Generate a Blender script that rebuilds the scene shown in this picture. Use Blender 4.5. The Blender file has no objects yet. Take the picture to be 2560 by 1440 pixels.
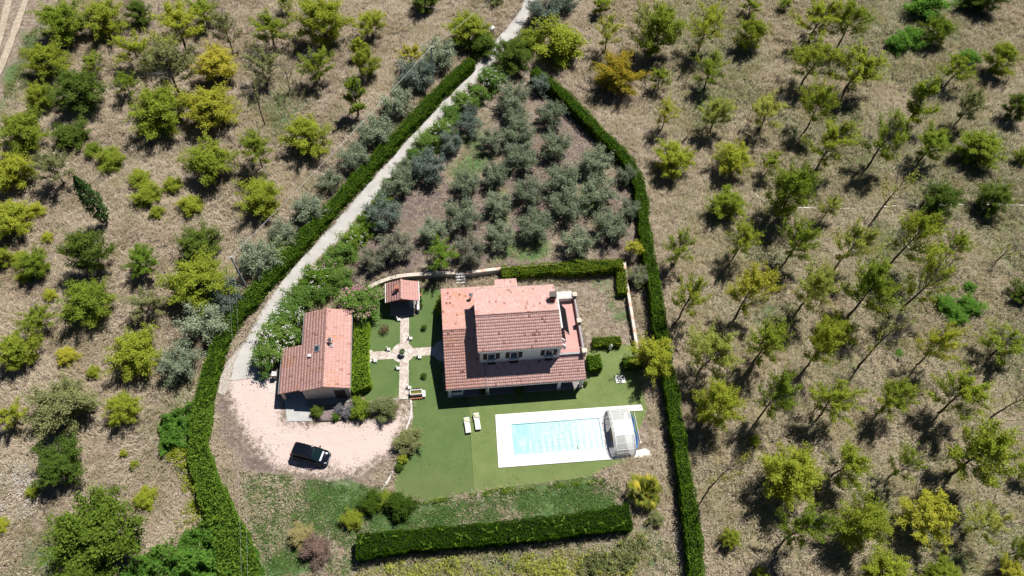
import bpy, math, random
import numpy as np
from mathutils import Vector, Matrix
C = bpy.context.scene.collection
SC = bpy.context.scene
PI = math.pi
R_ = math.radians
# ------------------------------------------------------------------ camera
CAM_H = 80.0
F = 1775.0
CP = np.array([1280.0, 720.0])
NAD = np.array([1193.0, 1858.0])
_d = NAD - CP
_down = np.array([_d[0], _d[1], F]); _down /= np.linalg.norm(_down)
_y = np.array([0, 0, 1.0]); _y = _y - (_y @ _down) * _down; _y /= np.linalg.norm(_y)
_x = np.cross(_y, -_down)
RM = np.stack([_x, _y, -_down])


def G(px, py, z=0.0):
    """a point of the survey photo, taken down to height z"""
    r = RM @ np.array([px - CP[0], py - CP[1], F])
    t = (z - CAM_H) / r[2]
    return np.array([t * r[0], t * r[1], z])


def PX(w):
    q = RM.T @ (np.array(w, float) - [0, 0, CAM_H])
    return CP + F * q[:2] / q[2]


def MPP(px, py):
    g = G(px, py, 2.0) - [0, 0, CAM_H]
    return (RM.T @ g)[2] / F


cam_d = bpy.data.cameras.new('camera'); cam = bpy.data.objects.new('camera', cam_d); C.objects.link(cam)
cam_d.sensor_width = 36.0; cam_d.lens = 36.0 * F / 2560.0; cam_d.clip_end = 6000; cam_d.clip_start = 0.5
M3 = Matrix(((RM[0][0], -RM[0][1], -RM[0][2]), (RM[1][0], -RM[1][1], -RM[1][2]), (RM[2][0], -RM[2][1], -RM[2][2])))
cam.matrix_world = Matrix.Translation((0, 0, CAM_H)) @ M3.to_4x4()
SC.camera = cam
# ------------------------------------------------------------------ light
SUN_EL, SUN_AZ = 59.0, 34.0
W = bpy.data.worlds.new('World'); SC.world = W; W.use_nodes = True
nt = W.node_tree
sky = nt.nodes.new('ShaderNodeTexSky'); sky.sky_type = 'NISHITA'; sky.sun_disc = False
sky.sun_elevation = R_(SUN_EL); sky.sun_rotation = R_(SUN_AZ); sky.altitude = 1500; sky.air_density = 0.6; sky.dust_density = 0.3
nt.links.new(sky.outputs[0], nt.nodes['Background'].inputs[0]); nt.nodes['Background'].inputs[1].default_value = 0.05
sl = bpy.data.lights.new('sun', 'SUN'); sl.energy = 5.0; sl.angle = R_(0.5); sl.color = (1, 0.955, 0.89)
so = bpy.data.objects.new('sun', sl); C.objects.link(so)
sdir = Vector((math.sin(R_(SUN_AZ)) * math.cos(R_(SUN_EL)), math.cos(R_(SUN_AZ)) * math.cos(R_(SUN_EL)), math.sin(R_(SUN_EL))))
so.rotation_euler = sdir.to_track_quat('Z', 'Y').to_euler(); so.location = (0, 0, 120)
SC.view_settings.view_transform = 'Standard'; SC.view_settings.look = 'None'; SC.view_settings.exposure = 0.3; SC.view_settings.gamma = 1
SC.cycles.use_denoising = True
SC.cycles.max_bounces = 5; SC.cycles.diffuse_bounces = 1; SC.cycles.transparent_max_bounces = 12
rng = np.random.default_rng(7)
random.seed(7)
# ------------------------------------------------------------------ helpers: objects
LABELLED = []


def thing(name, label, cat, loc=(0, 0, 0), rotz=0.0, group=None, scale=None):
    o = bpy.data.objects.new(name, None); C.objects.link(o)
    o.location = loc; o.rotation_euler = (0, 0, rotz); o.empty_display_size = 0.2
    if scale is not None: o.scale = scale
    if label: o['label'] = label
    o['category'] = cat
    if group: o['group'] = group
    return o


def tag(o, label, cat, group=None, kind=None):
    if label: o['label'] = label
    if cat: o['category'] = cat
    if group: o['group'] = group
    if kind: o['kind'] = kind
    return o


def link(name, me, parent=None, mat=None):
    o = bpy.data.objects.new(name, me); C.objects.link(o)
    if parent is not None: o.parent = parent
    if mat is not None:
        if len(me.materials) == 0: me.materials.append(None)
        o.material_slots[0].link = 'OBJECT'; o.material_slots[0].material = mat
    return o


def np_mesh(name, V, F4=None, F3=None, mat=None, smooth=False, rnd=None):
    me = bpy.data.meshes.new(name)
    V = np.asarray(V, np.float32).reshape(-1, 3)
    me.vertices.add(len(V)); me.vertices.foreach_set('co', V.ravel())
    idx = []; st = []; n = 0
    if F4 is not None and len(F4):
        F4 = np.asarray(F4, np.int32); idx.append(F4.ravel()); st.append(np.arange(len(F4), dtype=np.int32) * 4); n = len(F4) * 4
    if F3 is not None and len(F3):
        F3 = np.asarray(F3, np.int32); idx.append(F3.ravel()); st.append(n + np.arange(len(F3), dtype=np.int32) * 3)
    idx = np.concatenate(idx); st = np.concatenate(st)
    me.loops.add(len(idx)); me.loops.foreach_set('vertex_index', idx)
    me.polygons.add(len(st)); me.polygons.foreach_set('loop_start', st)
    if rnd is not None:
        a = me.attributes.new('rnd', 'FLOAT', 'FACE'); a.data.foreach_set('value', np.asarray(rnd, np.float32))
    me.update(calc_edges=True)
    if smooth: me.polygons.foreach_set('use_smooth', np.ones(len(st), bool))
    if mat is not None: me.materials.append(mat)
    return me


class MB:
    def __init__(s): s.v = []; s.f = []; s.r = []

    def add(s, vs, fs, r=None):
        b = len(s.v); s.v += [tuple(map(float, v)) for v in vs]
        s.f += [tuple(b + i for i in f) for f in fs]; s.r += [random.random() if r is None else r] * len(fs); return s

    def box(s, c, d, rz=0.0, bev=0.0, tilt=None):
        x, y, z = [k / 2 for k in d]
        P = [(-x, -y, -z), (x, -y, -z), (x, y, -z), (-x, y, -z), (-x, -y, z), (x, -y, z), (x, y, z), (-x, y, z)]
        if bev > 0:
            b = bev; P = []
            for zz, k in ((-z, 0), (z - b, 0), (z, b)):
                X, Y = x - k, y - k
                P += [(-X, -Y + b, zz), (-X + b, -Y, zz), (X - b, -Y, zz), (X, -Y + b, zz), (X, Y - b, zz), (X - b, Y, zz), (-X + b, Y, zz), (-X, Y - b, zz)]
            m = Matrix.Rotation(rz, 3, 'Z')
            if tilt is not None: m = m @ tilt
            vs = [m @ Vector(p) + Vector(c) for p in P]
            fs = [tuple(range(7, -1, -1)), tuple(range(16, 24))]
            for l in (0, 8):
                for i in range(8): fs.append((l + i, l + (i + 1) % 8, l + 8 + (i + 1) % 8, l + 8 + i))
            return s.add(vs, fs)
        m = Matrix.Rotation(rz, 3, 'Z')
        if tilt is not None: m = m @ tilt
        vs = [m @ Vector(p) + Vector(c) for p in P]
        return s.add(vs, [(3, 2, 1, 0), (4, 5, 6, 7), (0, 1, 5, 4), (1, 2, 6, 5), (2, 3, 7, 6), (3, 0, 4, 7)])

    def tube(s, pts, rad, n=6, cap=True):
        pts = [Vector(p) for p in pts]; k = len(pts)
        if not hasattr(rad, '__len__'): rad = [rad] * k
        vs = []; ref = Vector((0.31, 0.17, 0.93)).normalized()
        for i, p in enumerate(pts):
            t = (pts[min(i + 1, k - 1)] - pts[max(i - 1, 0)])
            t = t.normalized() if t.length > 1e-9 else Vector((0, 0, 1))
            r = ref if abs(t.dot(ref)) < 0.93 else Vector((1, 0, 0.1)).normalized()
            a = t.cross(r).normalized(); b = t.cross(a)
            for j in range(n):
                q = 2 * PI * j / n; vs.append(p + (a * math.cos(q) + b * math.sin(q)) * rad[i])
        fs = []
        for i in range(k - 1):
            for j in range(n):
                fs.append((i * n + j, i * n + (j + 1) % n, (i + 1) * n + (j + 1) % n, (i + 1) * n + j))
        if cap: fs += [tuple(range(n - 1, -1, -1)), tuple(range((k - 1) * n, k * n))]
        return s.add(vs, fs)

    def lathe(s, prof, c=(0, 0, 0), n=14):
        vs = []; fs = []
        for r, z in prof:
            for j in range(n):
                q = 2 * PI * j / n; vs.append((c[0] + r * math.cos(q), c[1] + r * math.sin(q), c[2] + z))
        for i in range(len(prof) - 1):
            for j in range(n): fs.append((i * n + j, i * n + (j + 1) % n, (i + 1) * n + (j + 1) % n, (i + 1) * n + j))
        fs.append(tuple(range(n - 1, -1, -1))); fs.append(tuple(range((len(prof) - 1) * n, len(prof) * n)))
        return s.add(vs, fs)

    def prism(s, poly, z0, z1):
        n = len(poly); a = sum(poly[i][0] * poly[(i + 1) % n][1] - poly[(i + 1) % n][0] * poly[i][1] for i in range(n))
        if a < 0: poly = poly[::-1]
        vs = [(p[0], p[1], z0) for p in poly] + [(p[0], p[1], z1) for p in poly]
        fs = [tuple(range(n - 1, -1, -1)), tuple(range(n, 2 * n))] + [(i, (i + 1) % n, n + (i + 1) % n, n + i) for i in range(n)]
        return s.add(vs, fs)

    def build(s, name, mat, parent=None, smooth=False, rnd=False):
        me = bpy.data.meshes.new(name); me.from_pydata(s.v, [], s.f)
        if rnd:
            a = me.attributes.new('rnd', 'FLOAT', 'FACE'); a.data.foreach_set('value', s.r)
        me.update()
        if smooth: me.polygons.foreach_set('use_smooth', [True] * len(s.f))
        me.materials.append(mat)
        o = bpy.data.objects.new(name, me); C.objects.link(o)
        if parent is not None: o.parent = parent
        return o


# ------------------------------------------------------------------ helpers: materials
def nmat(name):
    m = bpy.data.materials.new(name); m.use_nodes = True
    t = m.node_tree; b = t.nodes['Principled BSDF']
    return m, t, b


def N(t, k, **kw):
    n = t.nodes.new(k)
    for a, v in kw.items(): setattr(n, a, v)
    return n


def noise(t, scale, detail=4, rough=0.6, vec=None, dim='3D'):
    n = N(t, 'ShaderNodeTexNoise'); n.inputs['Scale'].default_value = scale; n.inputs['Detail'].default_value = detail
    n.inputs['Roughness'].default_value = rough
    if vec is not None: t.links.new(vec, n.inputs['Vector'])
    return n.outputs['Fac']


def pos(t):
    return N(t, 'ShaderNodeNewGeometry').outputs['Position']


def ramp(t, fac, stops):
    r = N(t, 'ShaderNodeValToRGB'); e = r.color_ramp.elements
    while len(e) < len(stops): e.new(0.5)
    for i, (p, c) in enumerate(stops): e[i].position = p; e[i].color = (*c, 1) if len(c) == 3 else c
    t.links.new(fac, r.inputs['Fac']); return r.outputs['Color']


def mix(t, fac, a, b, mode='MIX'):
    m = N(t, 'ShaderNodeMix', data_type='RGBA', blend_type=mode)
    for sock, v in ((m.inputs[0], fac), (m.inputs[6], a), (m.inputs[7], b)):
        if isinstance(v, (int, float)): sock.default_value = v
        elif isinstance(v, tuple): sock.default_value = (*v, 1)
        else: t.links.new(v, sock)
    return m.outputs[2]


def math_(t, op, a, b=0.0, c=None, clamp=False):
    m = N(t, 'ShaderNodeMath', operation=op); m.use_clamp = clamp
    for i, v in enumerate((a, b, c)):
        if v is None: continue
        if isinstance(v, (int, float)): m.inputs[i].default_value = v
        else: t.links.new(v, m.inputs[i])
    return m.outputs[0]


def sstep(t, x, lo, hi):
    m = N(t, 'ShaderNodeMapRange', interpolation_type='SMOOTHSTEP'); t.links.new(x, m.inputs[0])
    m.inputs[1].default_value = lo; m.inputs[2].default_value = hi; return m.outputs[0]


def attr(t, name):
    return N(t, 'ShaderNodeAttribute', attribute_name=name).outputs['Fac']


def bump(t, b, h, strength=0.5, dist=0.1):
    n = N(t, 'ShaderNodeBump'); n.inputs['Strength'].default_value = strength; n.inputs['Distance'].default_value = dist
    t.links.new(h, n.inputs['Height']); t.links.new(n.outputs[0], b.inputs['Normal'])


def plain(name, c, rough=0.6, metal=0.0, var=0.12, scale=3.0, bmp=0.0, spec=0.4):
    m, t, b = nmat(name)
    p = pos(t); n = noise(t, scale, 5, 0.65, p)
    lo = tuple(k * (1 - var) for k in c); hi = tuple(min(1, k * (1 + var)) for k in c)
    t.links.new(ramp(t, n, [(0.3, lo), (0.7, hi)]), b.inputs['Base Color'])
    b.inputs['Roughness'].default_value = rough; b.inputs['Metallic'].default_value = metal
    b.inputs['Specular IOR Level'].default_value = spec
    if bmp: bump(t, b, noise(t, scale * 12, 3, 0.6, p), bmp, 0.02)
    return m


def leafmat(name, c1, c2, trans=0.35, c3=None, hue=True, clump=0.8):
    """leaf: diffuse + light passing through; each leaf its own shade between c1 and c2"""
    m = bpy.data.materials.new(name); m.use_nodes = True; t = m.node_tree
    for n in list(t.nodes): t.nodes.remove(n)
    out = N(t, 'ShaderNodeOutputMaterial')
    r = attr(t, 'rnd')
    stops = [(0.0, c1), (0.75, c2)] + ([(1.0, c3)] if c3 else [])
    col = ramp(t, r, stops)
    if hue:
        oi = N(t, 'ShaderNodeObjectInfo').outputs['Random']
        hs = N(t, 'ShaderNodeHueSaturation')
        t.links.new(col, hs.inputs['Color'])
        t.links.new(math_(t, 'MULTIPLY_ADD', oi, 0.022, 0.489), hs.inputs['Hue'])
        t.links.new(math_(t, 'MULTIPLY_ADD', oi, -0.26, 1.15), hs.inputs['Value'])
        col = hs.outputs[0]
    d = N(t, 'ShaderNodeBsdfDiffuse'); tr = N(t, 'ShaderNodeBsdfTranslucent'); mx = N(t, 'ShaderNodeMixShader')
    t.links.new(col, d.inputs[0])
    t.links.new(mix(t, 1.0, col, (1.0, 1.0, 0.55), 'MULTIPLY'), tr.inputs[0])
    mx.inputs[0].default_value = trans
    t.links.new(d.outputs[0], mx.inputs[1]); t.links.new(tr.outputs[0], mx.inputs[2])
    t.links.new(mx.outputs[0], out.inputs[0])
    return m


# ------------------------------------------------------------------ helpers: geometry in numpy
def seg_dist(P, poly, closed=True):
    poly = np.asarray(poly)[:, :2]; n = len(poly); best = np.full(len(P), 1e9)
    for i in range(n if closed else n - 1):
        a = poly[i]; b = poly[(i + 1) % n]; ab = b - a
        t = np.clip(((P - a) @ ab) / (ab @ ab + 1e-12), 0, 1)
        best = np.minimum(best, np.hypot(*(P - a - t[:, None] * ab).T))
    return best


def inside(P, poly):
    poly = np.asarray(poly)[:, :2]; n = len(poly); r = np.zeros(len(P), bool)
    for i in range(n):
        a = poly[i]; b = poly[(i + 1) % n]
        c = (a[1] > P[:, 1]) != (b[1] > P[:, 1])
        with np.errstate(divide='ignore', invalid='ignore'):
            x = (b[0] - a[0]) * (P[:, 1] - a[1]) / (b[1] - a[1]) + a[0]
        r ^= c & (P[:, 0] < x)
    return r


def sdf(P, poly):
    d = seg_dist(P, poly); return np.where(inside(P, poly), d, -d)


def poly_px(L, z=0.0):
    return np.array([G(a, b, z)[:2] for a, b in L])


def chaikin(P, k=2, closed=False):
    P = np.asarray(P, float)
    for _ in range(k):
        Q = []
        n = len(P)
        if not closed: Q.append(P[0])
        for i in range(n if closed else n - 1):
            a = P[i]; b = P[(i + 1) % n]; Q += [0.75 * a + 0.25 * b, 0.25 * a + 0.75 * b]
        if not closed: Q.append(P[-1])
        P = np.array(Q)
    return P


def resample(P, step):
    P = np.asarray(P, float); d = np.r_[0, np.cumsum(np.linalg.norm(np.diff(P, axis=0), axis=1))]
    n = max(2, int(d[-1] / step) + 1); s = np.linspace(0, d[-1], n)
    return np.stack([np.interp(s, d, P[:, k]) for k in range(P.shape[1])], 1)


_ng = rng.random((64, 64))


def vnoise(x, y, s):
    x = np.asarray(x) * s + 1000; y = np.asarray(y) * s + 1000
    xi = np.floor(x).astype(int); yi = np.floor(y).astype(int); fx = x - xi; fy = y - yi
    fx = fx * fx * (3 - 2 * fx); fy = fy * fy * (3 - 2 * fy)
    g = lambda a, b: _ng[a % 64, b % 64]
    return (g(xi, yi) * (1 - fx) + g(xi + 1, yi) * fx) * (1 - fy) + (g(xi, yi + 1) * (1 - fx) + g(xi + 1, yi + 1) * fx) * fy


def fbm(x, y, s):
    return (vnoise(x, y, s) + 0.5 * vnoise(x + 17, y - 9, s * 2.1) + 0.25 * vnoise(x - 5, y + 31, s * 4.3)) / 1.75


def leaf_quads(P, size, aspect=0.6, up=0.3, rg=None, sizes=None, dirs=None):
    """rhombic leaves centred on P; returns V, F4"""
    rg = rg or rng; n = len(P)
    nrm = rg.normal(size=(n, 3)); nrm[:, 2] = np.abs(nrm[:, 2]) + up; nrm /= np.linalg.norm(nrm, axis=1)[:, None]
    a = rg.normal(size=(n, 3)) if dirs is None else dirs + rg.normal(size=(n, 3)) * 0.35
    a -= (a * nrm).sum(1)[:, None] * nrm; a /= np.linalg.norm(a, axis=1)[:, None] + 1e-9
    b = np.cross(nrm, a)
    s = (size * rg.uniform(0.6, 1.35, n) if sizes is None else sizes)[:, None]
    V = np.stack([P - a * s, P + b * s * aspect, P + a * s, P - b * s * aspect], 1).reshape(-1, 3)
    return V, np.arange(n * 4).reshape(-1, 4)
# ------------------------------------------------------------------ the lie of the land
WALL_TOP = [(905, 724), (938, 706), (969, 695), (1001, 688.5), (1070, 684.5), (1138, 681.5), (1163, 682), (1243, 672), (1400, 663), (1562, 652)]
wall_line = np.array([G(a, b, 1.05)[:2] for a, b in WALL_TOP])
GROVE_PX = [(905, 560), (975, 470), (1090, 365), (1180, 260), (1255, 170), (1330, 150), (1395, 225), (1460, 300), (1530, 370), (1575, 430), (1592, 500), (1602, 570), (1612, 640)]
GROVE = np.vstack([wall_line[::1], np.array([G(a, b, 0.4)[:2] for a, b in GROVE_PX])[::-1], [G(850, 690, 0.3)[:2]]])
_ya = wall_line[:, 1].mean(); _yb = G(1320, 170)[1]


def gz(x, y):
    """height of the ground: the olive grove is a low terrace held by the garden wall, falling away uphill"""
    x = np.atleast_1d(np.asarray(x, float)); y = np.atleast_1d(np.asarray(y, float))
    P = np.stack([x, y], 1)
    z = np.zeros(len(P))
    near = (x > -40) & (x < 40) & (y > 40) & (y < 105)
    if near.any():
        d = sdf(P[near], GROVE)
        pl = 0.95 * np.clip((_yb - P[near][:, 1]) / (_yb - _ya), 0, 1)
        z[near] = pl * np.clip(d / 0.42, 0, 1)
    return z


def Gg(px, py):
    z = 0.0
    for _ in range(4):
        p = G(px, py, z); z = float(gz(p[0], p[1])[0])
    return np.array([p[0], p[1], z])


# ---- masks on the ground sheet (what grows or lies where)
def ease(d, w):
    t = np.clip(d / w * 0.5 + 0.5, 0, 1); return t * t * (3 - 2 * t)


GRAVEL_PX = [(578, 950), (690, 938), (705, 985), (700, 1012), (712, 1050), (790, 1058), (900, 1050), (985, 1036), (1012, 1000), (1030, 1000), (1032, 1040), (1006, 1080), (985, 1120), (935, 1165), (860, 1182), (770, 1182), (700, 1160), (640, 1110), (602, 1050), (585, 1000)]
VERGE_PX = [(560, 900), (700, 960), (720, 1055), (985, 1045), (1030, 1030), (1000, 1150), (960, 1225), (800, 1225), (620, 1190), (545, 1120), (530, 1020), (540, 950)]
SOUTH_PX = [(600, 1175), (700, 1185), (800, 1200), (960, 1215), (985, 1250), (1090, 1250), (1240, 1222), (1480, 1190), (1560, 1200), (1575, 1290), (1400, 1300), (1000, 1345), (900, 1350), (880, 1440), (660, 1440), (620, 1320)]
YARD_PX = [(1395, 695), (1545, 682), (1585, 800), (1590, 880), (1470, 880), (1440, 740)]
GROVE_GREEN = [[(1130, 400), (1190, 300), (1215, 290), (1235, 420), (1180, 480), (1130, 440)], [(1290, 650), (1330, 590), (1400, 600), (1390, 660), (1290, 665)], [(1440, 440), (1480, 410), (1490, 560), (1440, 560)], [(1230, 560), (1240, 470), (1260, 470), (1300, 660), (1240, 660)]]
GREENS = [[(60, 90), (110, 60), (90, 200), (20, 260), (0, 300), (0, 200)], [(120, 1330), (180, 1400), (60, 1440), (20, 1430)], [(2300, 600), (2230, 700), (2160, 660), (2180, 560)], [(2100, 800), (2160, 950), (2000, 960)], [(2200, 1180), (2260, 1260), (2180, 1300)], [(1860, 780), (1980, 760), (1990, 860)], [(1730, 220), (1850, 200), (1800, 330), (1720, 320)], [(430, 960), (480, 980), (470, 1120), (390, 1100)], [(2300, 1350), (2420, 1330), (2440, 1440), (2280, 1440)], [(640, 190), (760, 240), (730, 330), (640, 330)], [(1060, 690), (1115, 690), (1105, 760), (1045, 770)], [(930, 730), (960, 720), (960, 760), (930, 770)]]
WEEDY_PX = [(870, 1395), (1130, 1385), (1600, 1330), (1700, 1330), (1720, 1440), (860, 1440)]


def masks(x, y):
    P = np.stack([x, y], 1)
    n1 = fbm(x, y, 0.35) - 0.5; n2 = fbm(x + 50, y, 0.12) - 0.5; n3 = fbm(x - 70, y + 20, 0.05)
    dg = sdf(P, poly_px(GRAVEL_PX)) + n1 * 2.2
    gravel = ease(dg - .2, 3.4)
    verge = ease(sdf(P, poly_px(VERGE_PX)) + n1 * 2, 1.5)
    south = ease(sdf(P, poly_px(SOUTH_PX)) + n1 * 3, 2.0)
    yard = ease(sdf(P, poly_px(YARD_PX)) + n1 * 1, 1.0)
    grove = ease(sdf(P, GROVE) + n1 * 1, 1.0)
    gg = np.zeros(len(P))
    for q in GROVE_GREEN: gg = np.maximum(gg, ease(sdf(P, poly_px(q)) + n1 * 5, 3) * 0.75)
    for q in GREENS: gg = np.maximum(gg, ease(sdf(P, poly_px(q)) + n1 * 6, 4) * 0.75)
    gg = np.maximum(gg, ease(sdf(P, poly_px(WEEDY_PX)) + n1 * 5, 2) * 0.6)
    gg = np.maximum(gg, south * np.clip(0.85 + n2 * 2.6 + n1 * 1.4, 0, 1))
    gg = np.maximum(gg, yard * np.clip(0.25 + n1 * 1.5, 0, 0.6))
    gg = np.maximum(gg, np.clip((n3 - 0.40) * 2.2, 0.12, 0.5) * np.clip((x - 18) / 10, 0, 1))
    soil = np.maximum(grove * np.clip(0.75 + n2 * 1.5 - gg, 0, 1), verge * (1 - gravel) * np.clip(0.6 + n1 * 1.5, 0, 1))
    return gravel, gg, soil, grove, verge, yard, south


def grid_axis(lo, hi, step, far):
    a = list(np.arange(lo, hi + 1e-6, step)); s = step
    while a[-1] < far: s *= 1.6; a.append(a[-1] + s)
    s = step
    while a[0] > -far: s *= 1.6; a.insert(0, a[0] - s)
    return np.array(a)


gx = grid_axis(-90, 112, 0.45, 1500); gy = grid_axis(2, 136, 0.45, 1500)
XX, YY = np.meshgrid(gx, gy); xs = XX.ravel(); ys = YY.ravel()
core = (xs > -91) & (xs < 113) & (ys > 1) & (ys < 137)
zs = np.zeros(len(xs)); zs[core] = gz(xs[core], ys[core])
mk = np.zeros((5, len(xs)))
g_, gr_, so_, gv_, ve_, ya_, sth_ = masks(xs[core], ys[core])
mk[0][core] = g_; mk[1][core] = gr_; mk[2][core] = so_; mk[3][core] = gv_
rough_ = (1 - np.maximum.reduce([g_, ve_, gv_, ya_ * 0.9, sth_ * 0.8]))
TURF_PX = [(926, 742), (965, 738), (1052, 722), (1100, 722), (1110, 985), (1290, 970), (1466, 945), (1470, 872), (1540, 858), (1585, 866), (1600, 930), (1612, 995), (1618, 1030), (1560, 1155), (1500, 1175), (1480, 1192), (1240, 1222), (1090, 1248), (985, 1245), (990, 1160), (1022, 1080), (1034, 1040), (1030, 996), (925, 1003), (905, 985), (915, 880)]
TURF = poly_px(TURF_PX)
POOLSITE = poly_px([(1238, 1037), (1603, 1013), (1628, 1143), (1245, 1170)])
SITE_PX = [(540, 945), (690, 700), (760, 640), (905, 724), (1100, 690), (1562, 652), (1612, 880), (1640, 1180), (1480, 1260), (960, 1260), (830, 1220), (640, 1170), (540, 1060)]
Pc_ = np.stack([xs[core], ys[core]], 1)
rough_ = rough_ * (1 - ease(sdf(Pc_, poly_px(SITE_PX)) + 1.0, .8)) * (1 - ease(sdf(Pc_, poly_px([(1290, -60), (1318, 0), (1240, 98), (1050, 312), (745, 655), (614, 850), (575, 953), (694, 938), (642, 890), (740, 722), (890, 555), (1150, 258), (1345, 0), (1372, -60)])) + 1.2, .6))
zs[core] += np.where(rough_ > 0.5, (fbm(xs[core], ys[core], 0.5) - 0.5) * 0.22 * (rough_ - 0.5) * 2, 0)
nx = len(gx); ny = len(gy)
ii = (np.arange(ny - 1)[:, None] * nx + np.arange(nx - 1)[None, :]).ravel()
quads = np.stack([ii, ii + 1, ii + nx + 1, ii + nx], 1)
rut_ = np.full(len(xs), 9.0)
for ln in ([(608, 965), (622, 1030), (655, 1085), (720, 1110), (820, 1112), (920, 1095), (985, 1050)], [(640, 960), (652, 1020), (682, 1062), (740, 1082), (830, 1085), (910, 1070)]):
    rut_[core] = np.minimum(rut_[core], seg_dist(np.stack([xs[core], ys[core]], 1), chaikin(poly_px(ln), 2), False))
me = np_mesh('ground', np.stack([xs, ys, zs], 1), F4=quads, smooth=True)
for k, nm in enumerate(('gravel', 'green', 'soil', 'grove')):
    a = me.attributes.new(nm, 'FLOAT', 'POINT'); a.data.foreach_set('value', mk[k].astype(np.float32))
a = me.attributes.new('rut', 'FLOAT', 'POINT'); a.data.foreach_set('value', rut_.astype(np.float32))
m, t, b = nmat('ground_mat'); p = pos(t)
nA = noise(t, 0.18, 5, 0.6, p); nB = noise(t, 1.6, 6, 0.7, p); nC = noise(t, 7.0, 4, 0.7, p); nD = noise(t, 0.5, 4, 0.6, p)
straw = ramp(t, nB, [(0.25, (0.085, 0.062, 0.052)), (0.45, (0.21, 0.165, 0.132)), (0.62, (0.37, 0.31, 0.25)), (0.8, (0.52, 0.455, 0.37))])
straw = mix(t, math_(t, 'MULTIPLY', sstep(t, nA, 0.45, 0.7), 0.5), straw, (0.25, 0.18, 0.12))
straw = mix(t, math_(t, 'MULTIPLY', sstep(t, noise(t, .09, 5, .7, p), .5, .62), .3), straw, (.15, .115, .085))
sxg = N(t, 'ShaderNodeSeparateXYZ'); t.links.new(p, sxg.inputs[0])
straw = mix(t, math_(t, 'MULTIPLY', sstep(t, sxg.outputs[0], 14, 32), .6), straw, (.235, .21, .095))
straw = mix(t, math_(t, 'MULTIPLY', sstep(t, nD, 0.5, 0.68), 0.35), straw, (0.185, 0.18, 0.085))
soilc = ramp(t, nB, [(0.25, (0.08, 0.06, 0.056)), (0.5, (0.165, 0.128, 0.115)), (0.75, (0.28, 0.225, 0.20))])
greenc = ramp(t, nB, [(0.25, (0.035, 0.07, 0.024)), (0.5, (0.09, 0.155, 0.055)), (0.75, (0.20, 0.26, 0.11))])
gravc = ramp(t, nC, [(0.25, (0.46, 0.365, 0.335)), (0.5, (0.61, 0.495, 0.455)), (0.75, (0.69, 0.58, 0.54))])
gravc = mix(t, math_(t, 'MULTIPLY', sstep(t, nD, 0.45, 0.75), 0.35), gravc, (0.60, 0.53, 0.50))
gravc = mix(t, math_(t, 'MULTIPLY', sstep(t, noise(t, 0.9, 3, 0.5, p), 0.56, 0.7), 0.25), gravc, (0.62, 0.44, 0.34))
gravc = mix(t, math_(t, 'MULTIPLY', sstep(t, noise(t, 14, 3, .8, p), .60, .72), .5), gravc, (0.30, 0.24, 0.21))


def edgy(name, w=0.55):
    a = attr(t, name); e = math_(t, 'ADD', a, math_(t, 'MULTIPLY', math_(t, 'SUBTRACT', nC, 0.5), w))
    e = math_(t, 'ADD', e, math_(t, 'MULTIPLY', math_(t, 'SUBTRACT', nB, 0.5), w))
    return sstep(t, e, 0.32, 0.68)


rut = math_(t, 'SUBTRACT', 1.0, sstep(t, attr(t, 'rut'), .0, .55))
gravc = mix(t, math_(t, 'MULTIPLY', rut, .45), gravc, (.58, .45, .40))
col = mix(t, edgy('soil'), straw, soilc)
col = mix(t, edgy('green', 0.9), col, greenc)
col = mix(t, edgy('gravel', 1.0), col, gravc)
t.links.new(col, b.inputs['Base Color']); b.inputs['Roughness'].default_value = 0.95; b.inputs['Specular IOR Level'].default_value = 0.1
bump(t, b, math_(t, 'ADD', nB, math_(t, 'MULTIPLY', nC, 0.5)), 0.55, 0.12)
ground = link('ground', me, None, m); ground['kind'] = 'structure'
ground.data.materials[0] = m


# ------------------------------------------------------------------ sheets: turf, drive, paths
def tri_fill(name, poly, z, mat, thick=0.0, seg=None):
    """flat sheet (or slab) of a ground outline"""
    mb = MB()
    if thick: mb.prism([tuple(q[:2]) for q in poly], z - thick, z)
    else: mb.add([(q[0], q[1], z) for q in (poly if sum(poly[i][0] * poly[(i + 1) % len(poly)][1] - poly[(i + 1) % len(poly)][0] * poly[i][1] for i in range(len(poly))) > 0 else poly[::-1])], [tuple(range(len(poly)))])
    o = mb.build(name, mat); o['kind'] = 'structure'; return o


def roughen(P, amp=0.12, step=0.5, sc=0.9):
    P = resample(np.vstack([P, P[:1]]), step)[:-1]
    n1 = fbm(P[:, 0], P[:, 1], sc) - 0.5; n2 = fbm(P[:, 0] + 40, P[:, 1], sc) - 0.5
    return P + np.stack([n1, n2], 1) * amp * 2


seamA = G(1172, 1010); seamB = G(1186, 1245)
m, t, b = nmat('turf_mat'); p = pos(t)
sx = N(t, 'ShaderNodeSeparateXYZ'); t.links.new(p, sx.inputs[0])
nA = noise(t, 0.35, 5, 0.65, p); nB = noise(t, 6, 5, 0.7, p); nC = noise(t, 1.3, 4, 0.6, p)
slope = (seamB[0] - seamA[0]) / (seamB[1] - seamA[1])
side = math_(t, 'SUBTRACT', sx.outputs[0], math_(t, 'MULTIPLY_ADD', math_(t, 'SUBTRACT', sx.outputs[1], float(seamA[1])), float(slope), float(seamA[0])))
right = math_(t, 'GREATER_THAN', side, 0.0)
tl = ramp(t, nA, [(0.3, (0.088, 0.148, 0.048)), (0.7, (0.125, 0.182, 0.062))])
tr = ramp(t, nA, [(0.3, (0.13, 0.185, 0.06)), (0.7, (0.185, 0.238, 0.085))])
col = mix(t, right, tl, tr)
south_ = sstep(t, sx.outputs[1], float(G(1100, 1240)[1]), float(G(1100, 1120)[1]))
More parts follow.
